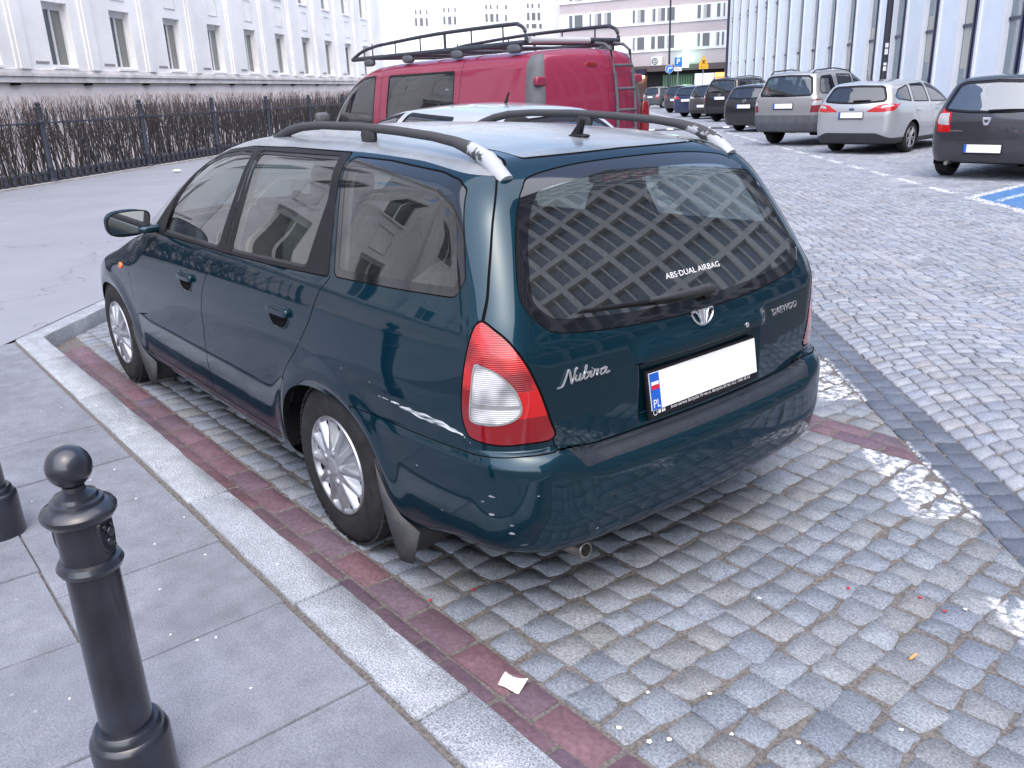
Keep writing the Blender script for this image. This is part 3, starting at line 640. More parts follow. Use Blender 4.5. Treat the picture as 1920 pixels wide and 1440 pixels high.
# ---- roadway: segmental arcs of small setts between the dark band and the right-hand bays
def fan_setts():
    O = []; bow = .19; wdt = 1.21; NS = 3
    n_lo, n_hi = -1.955-wdt*NS, -1.955
    rng = np.random.default_rng(3)
    for b in range(NS):
        nc = n_hi-wdt*(b+.5); s = -3.2
        while s < 41:
            h = rng.uniform(.088, .112); k = 11; t = np.linspace(-1, 1, k+1); t[1:-1] += rng.normal(0, .022, k-1); sh = s+bow*(1-t**2)+rng.normal(0, .006, k+1); sh2 = s+h+bow*(1-t**2)+rng.normal(0, .006, k+1)
            for i in range(k):
                q = np.array([SN(sh[i], nc+t[i]*wdt/2), SN(sh[i+1], nc+t[i+1]*wdt/2), SN(sh2[i+1], nc+t[i+1]*wdt/2), SN(sh2[i], nc+t[i]*wdt/2)]); O.append(q)
            s += h
    return O
def row_setts(s0, s1, n0, n1, dirn, rw, sl, rng, wav=.03, jit=.012, ang=0.):
    """rows of rough setts; local a along rows, b across. returns quads in world xy inside the given local box"""
    O = []; b = n0; r = 0
    while b < n1:
        h = rng.uniform(*rw); a = s0+rng.uniform(-.15, 0); ph = rng.uniform(0, 6)
        while a < s1:
            l = rng.uniform(*sl); O.append((a, b, l, h, r)); a += l
        b += h; r += 1
    return O
FO = fan_setts(); FC = np.array([q.mean(0) for q in FO]); kv = in_view(FC); FO = [q for q, k in zip(FO, kv) if k]
def finish(quads, gap, rng, zsd=.002, tsd=.009, jit=.0022):
    O = np.array([outline8(q, gap) for q in quads]); O += rng.normal(0, jit, O.shape); k = len(O)
    return O, np.clip(rng.normal(0, zsd, k), -.0012, .004), rng.normal(0, tsd, (k, 2)), rng.random(k)
rg1 = np.random.default_rng(11)
O, zt, ti, to = finish(FO, .0045, rg1); lay_stones(O, zt, ti, to, M_ROADSETT, road, 'sett', 'sett_field', 300, shown(O), depth=.03, edge=.006, dome=.001, top=.92)
# right-hand bays: straight rows of the same small setts
Q = []; rg2 = np.random.default_rng(12)
for a, b, l, h, r in row_setts(2, 41, -11.6, -1.955-1.21*3-.003, None, (.10, .125), (.10, .15), rg2):
    j = rg2.normal(0, .006, (4, 2)); Q.append(np.array([SN(a, min(b, -5.59)), SN(a+l, min(b, -5.59)), SN(a+l, min(b+h, -5.588)), SN(a, min(b+h, -5.588))])+j)
QC = np.array([q.mean(0) for q in Q]); kv = in_view(QC, .12); Q = [q for q, k in zip(Q, kv) if k]
bay_r = MB().add([tuple(SN(s, n))+(-.007,) for s, n in ((-6, -11.6), (41, -11.6), (41, -5.6), (-6, -5.6))], [(0, 1, 2, 3)]).build('far_parking_bays', M_JOINT); bay_r['kind'] = 'structure'
O, zt, ti, to = finish(Q, .0045, rg2); lay_stones(O, zt, ti, to, M_ROADSETT, bay_r, 'sett', 'sett_field', 200, shown(O), depth=.03, edge=.006, dome=.001, top=.92)
# ---- dark band between roadway and bays
band = MB().add([tuple(SN(s, n))+(-.007,) for s, n in ((-6, -1.955), (26, -1.955), (26, -1.72), (-6, -1.72))], [(0, 1, 2, 3)]).build('dark_gutter', M_JOINT); band['kind'] = 'structure'
Q = []; rg3 = np.random.default_rng(13)
for row in (0, 1):
    s = -3.3+row*.07
    while s < 26:
        l = rg3.uniform(.10, .15); n0 = -1.953+row*.117; j = rg3.normal(0, .003, (4, 2)); Q.append(np.array([SN(s, n0), SN(s+l, n0), SN(s+l, n0+.115), SN(s, n0+.115)])+j); s += l
kv = in_view(np.array([q.mean(0) for q in Q])); Q = [q for q, k in zip(Q, kv) if k]
O, zt, ti, to = finish(Q, .0032, rg3, zsd=.0015, tsd=.006); lay_stones(O, zt, ti, to, M_DARKSETT, band, 'dark_sett', 'dark_sett_field', 300, shown(O), dome=.001, edge=.006)
# ---- parking bays on the near side: rough granite setts in rows across the bay, divided by double rows of clinker
KI, KO = 1.045, 1.205          # kerb inner / outer edge (y)
NK = 3.28                      # inner edge of the cross kerb (n)
bay = MB().add([tuple(p)+(-.0045,) for p in (SN(-3.377, -1.72), SN(26, -1.72), SN(26, NK), np.array([(NK-KI*ND[1])/ND[0], KI]))], [(0, 1, 2, 3)]).build('parking_bay', M_JOINT); bay['kind'] = 'structure'
STRIPS = [(-1.475, -1.285), (-3.93, -3.74), (-6.385, -6.195)]
def bay_setts():
    rng = np.random.default_rng(5); out = []; y_hi = .815
    zones = [(STRIPS[0][1], y_hi)]+[(STRIPS[i+1][1], STRIPS[i][0]) for i in range(2)]
    for zi, (ya, yb) in enumerate(zones):
        x = -2.9+zi*1.2
        ys0 = None
        while x < 13:
            h = rng.uniform(.100, .135); y = ya; phs = rng.uniform(0, 6.3); amp = rng.uniform(.004, .014); ph = rng.uniform(0, 6)
            ed = [ya]
            while ed[-1] < yb-.15: ed.append(ed[-1]+rng.uniform(.094, .138))
            ed = np.array(ed); ed = ya+(ed-ya)*((yb-ya)/(ed[-1]+.115-ya)); ed = np.r_[ed, yb]
            for i in range(len(ed)-1):
                def X(yy, base): return base+.020*math.sin(yy*1.3+.6*x)+.010*math.sin(yy*3.1+1.7*x)
                j = rng.normal(0, .0080, (4, 2)); j[:, 1] *= .8
                q = np.array([(X(ed[i], x), ed[i]), (X(ed[i+1], x), ed[i+1]), (X(ed[i+1], x+h), ed[i+1]), (X(ed[i], x+h), ed[i])])+j
                if i == 0: q[0, 1] = q[3, 1] = ya+.002
                if i == len(ed)-2: q[1, 1] = q[2, 1] = yb-.002
                q = clip_poly(q, SN(0, -1.717), ND)
                if len(q) >= 3: q = clip_poly(q, SN(0, NK-.003), -ND)
                if len(q) < 3 or area(q) < .0025: continue
                out.append(q)
            x += h
    return out
Q = bay_setts(); kv = in_view(np.array([q.mean(0) for q in Q])); Q = [q for q, k in zip(Q, kv) if k]; rg5 = np.random.default_rng(6)
O, zt, ti, to = finish(Q, .0032, rg5, zsd=.0022, tsd=.010, jit=.0026); lay_stones(O, zt, ti, to, M_SETT, bay, 'sett', 'sett_field', 300, shown(O), edge=.0055, dome=.0008, top=.95)
def _at_y(n, y): return SN((n*ND[1]-y)/(-SD[1]), n)      # point on the line n = const at height y
bs = [_at_y(-1.718, -6.39), SN(26, -1.718), SN(26, NK), _at_y(NK, -6.39)]
MB().add([tuple(p)+(-.001,) for p in bs], [(0, 1, 2, 3)]).build('bay_surface', M_FARSETT, bay)
gut = MB().add([(-4, .815, -.009), (5, .815, -.009), (5, KI, -.009), (-4, KI, -.009)], [(0, 1, 2, 3)]).build('brick_gutter', M_JOINT); gut['kind'] = 'structure'
def bricks():
    rng = np.random.default_rng(8); out = []
    def strip(ya, yb, xa, xb, off):
        w = (yb-ya)/2
        for r in range(2):
            x = xa-.12*r+off
            while x < xb:
                l = .238+rng.normal(0, .003)
                if rng.random() < .07: l = .118
                q = np.array([(x, ya+r*w), (x+l, ya+r*w), (x+l, ya+(r+1)*w), (x, ya+(r+1)*w)])+rng.normal(0, .0022, (4, 2)); x += l
                q = clip_poly(q, SN(0, -1.717), ND)
                if len(q) >= 3: q = clip_poly(q, SN(0, NK-.10), -ND)
                if len(q) >= 3 and area(q) > .003: out.append(q)
    strip(.818, KI-.004, -2.6, 3.45, 0)
    for i, (a, b) in enumerate(STRIPS): strip(a+.003, b-.003, -2., 9, .05*i)
    return out
Q = bricks(); kv = in_view(np.array([q.mean(0) for q in Q])); Q = [q for q, k in zip(Q, kv) if k]; rg6 = np.random.default_rng(9)
O = np.array([outline8(q, .0035, .045) for q in Q]); k = len(O); lay_stones(O, rg6.normal(0, .0012, k), rg6.normal(0, .006, (k, 2)), rg6.random(k), M_BRICK, gut, 'brick', 'brick_field', 300, shown(O), edge=.006, dome=.0006, top=.93)
# ---- kerb
KH = .10
kerb = MB().add([(-4, KI, -.03), (3.7, KI, -.03), (3.7, KO, -.03), (-4, KO, -.03)], [(0, 1, 2, 3)]).build('kerb', M_JOINT); kerb['kind'] = 'structure'
def kerbstone(P, tone, rng):
    """P: quad top outline"""
    P = np.asarray(P, float); c = P.mean(0); n = 10; loop = []
    for i in range(4):
        a, b = P[i], P[(i+1) % 4]; L_ = np.linalg.norm(b-a); m = max(1, int(L_/.06))
        for j in range(m): loop.append(a+(b-a)*j/m)
    loop = np.array(loop); k = len(loop); d = loop-c; dn = d/np.linalg.norm(d, axis=1, keepdims=True)
    rag = rng.normal(0, .0022, (k, 1))
    r0 = np.c_[loop, np.full(k, -.05)]; r1 = np.c_[loop+dn*rag, KH-.010+rng.normal(0, .002, k)]; r2 = np.c_[loop-dn*(.003+np.abs(rag)), KH-.002+rng.normal(0, .001, k)]; r3 = np.c_[loop-dn*.008, KH+rng.normal(0, .0012, k)]
    V = np.vstack([r0, r1, r2, r3]); F = []
    me = bpy.data.meshes.new('kerbstone'); fs = [(r*k+i, r*k+(i+1) % k, (r+1)*k+(i+1) % k, (r+1)*k+i) for r in range(3) for i in range(k)]+[tuple(3*k+i for i in range(k))]
    me.from_pydata([tuple(p) for p in V-np.r_[c, 0]], [], fs); me.update(); me.polygons.foreach_set('use_smooth', np.ones(len(fs), bool)); me.materials.append(M_KERB); put_attr(me, np.full(len(V), tone))
    o = link(bpy.data.objects.new('kerbstone', me), kerb); o.location = (c[0], c[1], 0)
rk = np.random.default_rng(21)
KX = [-3.6, -2.6, -1.85, -1.075, -.405, .5, 1.385, 2.13, 3.06]
for a, b in zip(KX[:-1], KX[1:]):
    kerbstone([(a+.004, KI+rk.normal(0, .003)), (b-.004, KI+rk.normal(0, .003)), (b-.004, KO+rk.normal(0, .004)), (a+.004, KO+rk.normal(0, .004))], rk.random(), rk)
cin = np.array([(NK-KI*ND[1])/ND[0], KI]); cout = np.array([(NK+.15-KO*ND[1])/ND[0], KO])
kerbstone([(3.068, KI), cin, cout, (3.068, KO)], .3, rk)
s = cin@SD+.006
while s < 22:
    l = rk.uniform(.75, 1.1); a = [SN(s, NK), SN(s+l-.008, NK), SN(s+l-.008, NK+.15), SN(s, NK+.15)]
    if s < cin@SD+.01: a[3] = SN(cout@SD+.005, NK+.15)
    kerbstone(a, rk.random(), rk); s += l
# ---- footway: slabs along the kerb, asphalt beyond
def wpoly(name, pts, z, mat, parent=None):
    return MB().add([tuple(p)+(z,) for p in pts], [tuple(range(len(pts)))]).build(name, mat, parent)
foot = wpoly('footway', [SN(-40, NK+.165), SN(140, NK+.165), SN(140, 60), SN(-40, 60)], KH-.003, M_ASPHALT); foot['kind'] = 'structure'
slabbed = wpoly('slab_footway', [(-30, KO-.01), tuple(cout+np.array([0, -.01])), SN(cout@SD-.4, NK+.168), SN(-40, NK+.168)], KH-.009, M_JOINT); slabbed['kind'] = 'structure'
rs = np.random.default_rng(31)
def slab_rows():
    out = []; y = KO+.018; r = 0
    while y < 5.4:
        h = .525 if r == 0 else .5; x0 = -4.93+(0 if r == 0 else rs.uniform(-.3, .3)); 
        if r == 0: x0 = -4.92
        x = x0
        while x < 4:
            q = np.array([(x+.003, y+.003), (x+.502, y+.003), (x+.502, y+h-.003), (x+.003, y+h-.003)])+rs.normal(0, .0015, (4, 2)); x += .505
            if r == 1: q[2:, 0] += .05; q[:2, 0] += .02
            q = clip_poly(q, SN(0, NK+.158), -ND)
            if len(q) >= 3 and area(q) > .01: out.append(q)
        y += h; r += 1
    return out
for q in slab_rows():
    if not in_view(q.mean(0)[None], .35, KH)[0]: continue
    c = q.mean(0); b = MB(); k = len(q); zz = KH+rs.normal(0, .0012); tl = rs.normal(0, .004, 2)
    top = [((p-c)*.992, zz+((p-c)@tl)) for p in q]; mid = [((p-c), zz-.005+((p-c)@tl)) for p in q]
    V = [tuple(p)+(z,) for p, z in top]+[tuple(p)+(z,) for p, z in mid]+[tuple(p-c)+(KH-.06,) for p in q]
    F = [tuple(range(k))]+[(i+r*k, (i+1) % k+r*k, (i+1) % k+(r+1)*k, i+(r+1)*k) for r in range(2) for i in range(k)]
    o = b.add(V, F).build('paving_slab', M_SLAB, slabbed); o.location = (c[0], c[1], 0); put_attr(o.data, np.full(len(o.data.vertices), rs.random()))
# right-hand footway, far end
rf = MB()
kr = MB().add(*(lambda q: (q, [(0, 1, 2, 3)]))([tuple(SN(s, n))+(KH,) for s, n in ((-60, -60), (140, -60), (140, -11.6), (-60, -11.6))]))
kr.add([tuple(SN(s, -11.6))+(z,) for s, z in ((-60, KH), (140, KH), (140, -.04), (-60, -.04))], [(0, 1, 2, 3)])
rf = kr.build('right_footway', M_ASPHALT); rf['kind'] = 'structure'
# ------------------------------------------------------------------ left-hand house, fence and hedge
class Frame:
    """local frame on a vertical wall: a along, z up, o outwards"""
    def __init__(s, p, ang, out): s.p = np.array([p[0], p[1], 0.]); s.a = np.array([math.cos(ang), math.sin(ang), 0]); s.o = np.array([-s.a[1], s.a[0], 0])*out
    def __call__(s, a, o, z): return tuple(s.p+s.a*a+s.o*o+np.array([0, 0, z]))
    def box(s, b, a0, a1, o0, o1, z0, z1):
        P = [s(a, o, z) for z in (z0, z1) for a, o in ((a0, o0), (a1, o0), (a1, o1), (a0, o1))]
        return b.add(P, [(0, 3, 2, 1), (4, 5, 6, 7), (0, 1, 5, 4), (1, 2, 6, 5), (2, 3, 7, 6), (3, 0, 4, 7)])
    def quad(s, b, a0, a1, o, z0, z1): return b.add([s(a0, o, z0), s(a1, o, z0), s(a1, o, z1), s(a0, o, z1)], [(0, 1, 2, 3)])
    def px(s, u, v, o=0.):
        d = ray(u, v); t = ((s.p+s.o*o-CAM)@s.o)/(d@s.o); q = CAM+d*t-s.p; return float(q@s.a), float(q[2])
M_STONE = simple('pale_limestone', (.88, .87, .86), .85, noise=.07, nscale=.7, bump=.12, bscale=18, spec=.2, coords='Object')
M_STONE2 = simple('weathered_limestone', (.66, .64, .63), .88, noise=.18, nscale=2.2, bump=.15, bscale=14, spec=.2)
M_PLINTH = simple('pinkish_plinth', (.80, .73, .72), .85, noise=.10, nscale=1.3, bump=.1, bscale=20, spec=.2)
M_SLOT_SHADE = simple('slot_shade_grey', (.30, .295, .30), .9)  # grey puts the shade inside the slots into the colour of a strip
M_PANE = simple('house_pane', (.055, .065, .075), .04, spec=.9)
M_PANE_REFL = simple('house_pane_reflection_grey', (.17, .18, .17), .08, spec=.8)  # greyer pane: reflection of the pale reveal painted into the glass colour
M_WFRAME = simple('window_frame_white', (.74, .74, .74), .5)
FANG = math.radians(-48.4)
_fo = np.array([-math.sin(FANG), math.cos(FANG)])
HF = Frame(np.array([16.13, -.77])+_fo*2.6, FANG, -1)
def left_house():
    root = empty('stone_house', HF(10, -1, 0), 0, 'pale limestone house with tall recessed windows behind the iron fence', 'building')
    root.location = (0, 0, 0)
    A0, A1 = -27.2, 34.2; pitch = 2.752; k0, k1 = -12, 10; ww = .98
    wins = [5.93+pitch*k for k in range(k0, k1) if 5.93+pitch*k+ww < A1-1]
    b = MB(); HF.box(b, A0, A1, -1.0, -.04, 0, 2.14); b.build('plinth', M_PLINTH, root)
    b = MB()
    for (o, z0, z1) in ((.05, 2.16, 2.30), (.085, 2.302, 2.38), (.03, 2.382, 2.46)): HF.box(b, A0, A1, -1.0, o, z0, z1)
    b.build('ledge', M_STONE2, root)
    zs = [(2.53, 4.05), (5.36, 7.6), (8.6, 10.6)]
    b = MB(); edges = [A0]+[e for w in wins for e in (w, w+ww)]+[A1]
    zc = [2.462]+[z for p in zs for z in p]+[12.4]
    for i in range(0, len(zc), 2): HF.box(b, A0, A1, -1.0, 0., zc[i], zc[i+1])
    for z0, z1 in zs:
        for i in range(0, len(edges), 2): HF.box(b, edges[i], edges[i+1], -1.0, 0., z0, z1)
    b.build('wall', M_STONE, root)
    b = MB(); HF.box(b, A0-.1, A1+.1, -1.0, .30, 12.4, 12.75); HF.box(b, A0-.1, A1+.1, -1, .18, 12.1, 12.398); b.build('cornice', M_STONE2, root)
    for w in wins:
        c = w+ww; vis = -6 < w < 31
        b = MB(); HF.box(b, c+.42, c+.50, .002, .035, 2.47, 12.09); HF.box(b, c+.53, c+.86, .002, .075, 2.47, 12.09); HF.box(b, c+.89, c+.97, .002, .035, 2.47, 12.09); b.build('pilaster', M_STONE, root)
        b = MB(); HF.box(b, w-.62, w-.14, .0005, .012, 2.60, 2.66); b.build('vent_slot', M_SLOT_SHADE, root)
        b = MB(); HF.box(b, c+.15, c+.40, -.035, .05, 2.10, 2.145); b.build('plinth_vent', M_GAP, root)
        b = MB()       # incised panel between the storeys
        for a0, a1, z0, z1 in ((w+.16, w+.19, 4.32, 5.06), (w+.79, w+.82, 4.32, 5.06), (w+.19, w+.79, 4.32, 4.35), (w+.19, w+.79, 5.03, 5.06)): HF.box(b, a0, a1, .001, .016, z0, z1)
        b.build('panel_moulding', M_STONE2, root)
        for zi, (z0, z1) in enumerate(zs):
            if zi == 2 and not vis: continue
            f = MB()
            for a0, a1, q0, q1 in ((w+.001, w+.07, z0+.001, z1-.001), (c-.07, c-.001, z0+.001, z1-.001), (w+.07, c-.07, z0+.001, z0+.07), (w+.07, c-.07, z1-.16, z1-.001), (w+.46, w+.52, z0+.07, z1-.16)): HF.box(f, a0, a1, -.25, -.18, q0, q1)
            fo = f.build('window', M_WFRAME, root); p = MB(); HF.quad(p, w+.07, w+.46, -.21, z0+.07, z1-.16); p.build('pane', M_PANE, fo); p = MB(); HF.quad(p, w+.52, c-.07, -.21, z0+.07, z1-.16); p.build('pane', M_PANE_REFL if (zi+int(w)) % 3 else M_PANE, fo)
            s_ = MB(); HF.box(s_, w+.001, c-.001, -.18, .04, z0-.05, z0+.004); s_.build('sill', M_STONE, fo)
left_house()
FF = Frame((16.13, -.77), FANG, -1)
M_IRON = simple('iron_paint', (.036, .042, .062), .5, noise=.3, nscale=20, spec=.4)
def fence():
    root = empty('iron_fence', (0, 0, 0), 0, 'dark cast iron fence with ball-topped posts and spiked pickets before the hedge', 'fence')
    a0, pitch = 1.62-3.6*3, 3.585; posts = [a0+pitch*k for k in range(10)]; H0 = KH
    b = MB(); b.lathe([(.0, 0), (.11, 0), (.11, .05), (.075, .08), (.07, .30), (.078, .32), (.062, .36), (.058, 1.17), (.078, 1.19), (.078, 1.215), (.058, 1.235), (.055, 1.45), (.075, 1.46), (.075, 1.48), (.04, 1.50), (.055, 1.53), (.055, 1.56), (.03, 1.585), (.0, 1.59)], 14)
    p0 = b.build('post', M_IRON, root, smooth=True); p0.location = FF(posts[0], 0, H0)
    for a in posts[1:]:
        o = p0.copy(); COL.objects.link(o); o.parent = root; o.location = FF(a, 0, H0)
    b = MB(); b.lathe([(0, 0), (.040, 0), (.052, .02), (.048, .06), (.040, .15), (.046, .19), (.040, .215), (.024, .235), (.011, .26), (.011, 1.10), (.022, 1.115), (.030, 1.14), (.022, 1.17), (.011, 1.185), (.011, 1.33), (.024, 1.345), (.013, 1.37), (.018, 1.395), (0, 1.46)], 8)
    k0 = b.build('picket', M_IRON, root, smooth=True); first = True
    for i in range(len(posts)-1):
        for j in range(1, 16):
            a = posts[i]+(posts[i+1]-posts[i])*j/16; o = k0 if first else k0.copy()
            if not first: COL.objects.link(o); o.parent = root
            first = False; o.location = FF(a, 0, H0+.04)
        for z, h in ((1.165, .030), (.20, .024), (.045, .026)):
            b = MB(); FF.box(b, posts[i]+.05, posts[i+1]-.05, -.018, .018, H0+z, H0+z+h); b.build('rail', M_IRON, root)
    b = MB(); FF.box(b, posts[0]-.3, posts[-1]+.3, -.16, .14, 0, H0+.035); b.build('base_kerb', simple('fence_kerb', (.40, .385, .37), .9, noise=.2, nscale=5), root)
fence()
def hedge():
    root = empty('bare_hedge', (0, 0, 0), 0, 'leafless clipped hedge with reddish twig tips behind the iron fence', 'hedge')
    rng = random.Random(4); st = MB(); tw = MB()
    def grow(p, d, L, r, lvl):
        pts = [p]; n = 4
        for i in range(n):
            d = (d+Vector((rng.gauss(0, .10), rng.gauss(0, .10), rng.gauss(.08, .05)))).normalized(); p = p+d*(L/n); pts.append(p)
        (st if lvl < 2 else tw).tube(pts, [r*(1-.55*i/n) for i in range(n+1)], 4 if lvl < 1 else 3, caps=False)
        if lvl < 3:
            for k in range(rng.choice((2, 2, 3)) if lvl < 2 else 2):
                q = pts[rng.randint(2, n)]; dd = (d+Vector((rng.gauss(0, .30), rng.gauss(0, .30), rng.uniform(.1, .5)))).normalized(); grow(q, dd, L*rng.uniform(.45, .7), r*.62, lvl+1)
    a = -8.
    while a < 27:
        for row in (.40, .62, .85):
            base = Vector(FF(a+rng.uniform(-.08, .08), -row-rng.uniform(-.12, .12), KH)); grow(base, Vector((rng.gauss(0, .12), rng.gauss(0, .12), 1)).normalized(), rng.uniform(.80, .96), rng.uniform(.010, .018), 0)
        a += rng.uniform(.055, .09)
    # keep the clipped top: squash anything above the trimming height
    for m_ in (st, tw):
        m_.v = [(x, y, z if z < 1.78 else 1.78+(z-1.78)*.30) for x, y, z in m_.v]
    def fast(mb, name, mat):
        V = np.array(mb.v); F = np.array([f[:4] if len(f) >= 4 else f+(f[-1],) for f in mb.f]); return mesh_np(name, V, F, mat, root)
    m, t, bs = new_mat('hedge_bark'); g = t.nodes.new('ShaderNodeNewGeometry'); sx = t.nodes.new('ShaderNodeSeparateXYZ'); t.links.new(g.outputs['Position'], sx.inputs[0])
    r = t.nodes.new('ShaderNodeValToRGB'); mr = t.nodes.new('ShaderNodeMapRange'); mr.inputs[1].default_value = 1.2; mr.inputs[2].default_value = 1.85; t.links.new(sx.outputs['Z'], mr.inputs[0]); t.links.new(mr.outputs[0], r.inputs[0])
    r.color_ramp.elements[0].color = rgb(.080, .068, .068); r.color_ramp.elements[1].color = rgb(.165, .112, .104); t.links.new(r.outputs[0], bs.inputs['Base Color']); bs.inputs['Roughness'].default_value = .9
    fast(st, 'stems', simple('hedge_stem', (.080, .070, .070), .9, noise=.3, nscale=20)); fast(tw, 'twigs', m)
    b = MB(); FF.box(b, -9, 28, -2.5, -.17, 0, KH+.012); soil = b.build('soil', simple('soil', (.06, .052, .045), .95, noise=.4, nscale=9), root)
hedge()
# ------------------------------------------------------------------ right-hand modern building and the office block across the street
RANG = math.radians(-43.6); RF = Frame(SN(0, -13.5), RANG, 1)
M_PANEL = simple('white_panel', (.84, .88, .93), .55, noise=.03, nscale=1.2)
M_FIN = simple('white_fin', (.86, .87, .89), .45)
M_NAVY = simple('navy_mullion', (.025, .032, .085), .4)
M_SHOPGL = simple('facade_glass', (.20, .25, .28), .05, spec=.9)
def right_building():
    root = empty('modern_building', (0, 0, 0), 0, 'modern white building with tall narrow window slots above the right-hand cars', 'building')
    pitch = 3.24; a0 = 27.4-pitch*2; n = 19; H = 13.
    b = MB(); RF.box(b, a0-.2, a0+pitch*n, -6, -.5, 0, H); b.build('core', M_PANEL, root)
    b = MB(); RF.box(b, a0-.2, a0+pitch*n, -.5, .10, H, H+.8); b.build('parapet', M_PANEL, root)
    for k in range(n):
        a = a0+pitch*k; w = 1.42
        p = MB(); RF.box(p, a+w+.16, a+pitch-.16, -.5, .0, 0, H); p.build('panel', M_PANEL, root)
        f = MB(); RF.box(f, a+w, a+w+.06, -.5, .05, 0, H); f.build('fin', M_FIN, root); f = MB(); RF.box(f, a+w+.09, a+w+.157, -.5, .03, 0, H); f.build('fin', M_FIN, root); f = MB(); RF.box(f, a+pitch-.157, a+pitch-.002, -.5, .05, 0, H); f.build('fin', M_FIN, root)
        g = MB(); RF.quad(g, a+.001, a+w-.001, -.14, 0, H); wo = g.build('window', M_SHOPGL, root)
        m_ = MB(); RF.box(m_, a+.001, a+.17, -.135, .03, 0, H); m_.build('mullion', M_NAVY, wo); m_ = MB(); RF.box(m_, a+.42, a+.53, -.136, -.02, 0, H); m_.build('mullion', M_NAVY, wo)
        for z in (3.02, 6.3, 6.6, 9.8):
            m_ = MB(); RF.box(m_, a+.17, a+w-.002, -.134, -.09, z, z+.10); m_.build('transom', M_NAVY, wo)
        if k % 3 != 1:
            r_ = MB(); z0 = 1.1+.3*(k % 4); RF.quad(r_, a+.70, a+w-.10, -.137, z0, z0+1.6+.3*(k % 3)); r_.build('blind', simple('blind_cream', (.52, .50, .44), .8) if 'blind_cream' not in MATS else MATS['blind_cream'], wo)
right_building()
M_CONC = simple('office_stone', (.40, .395, .39), .8, noise=.05, nscale=1)
M_OGLASS = simple('office_glass', (.13, .17, .23), .05, spec=.9)
def office_block():
    root = empty('office_block', (0, 0, 0), 0, 'grey stone office block with a grid of square windows mirrored in the rear window', 'building')
    O = Frame(SN(0, -27.), RANG, 1); a0, a1, H = -60., 19.5, 36.
    b = MB(); O.box(b, a0, a1, -14, -.55, 0, H); b.build('core', M_OGLASS, root)
    ca = np.arange(a0, a1+.1, 2.5)
    for i, a in enumerate(ca):
        c = MB(); O.box(c, a-.26, a+.26, -.54, .12, 0, H); c.build('column', M_CONC, root)
    for z, h in [(4.6, 1.0)]+[(5.6+3.1*k, .55) for k in range(1, 10)]:
        c = MB(); O.box(c, a0, a1, -.54, .06, z, z+h); c.build('beam', M_CONC, root)
    c = MB(); O.box(c, a0-.3, a1+.3, -.54, .3, H, H+.7); c.build('cornice', M_CONC, root)
    m = MB()
    for a in ca[:-1]+1.25:
        m_ = MB(); O.box(m_, a-.09, a+.09, -.545, -.10, 5.4, H); m_.build('mullion', M_CONC, root)
office_block()
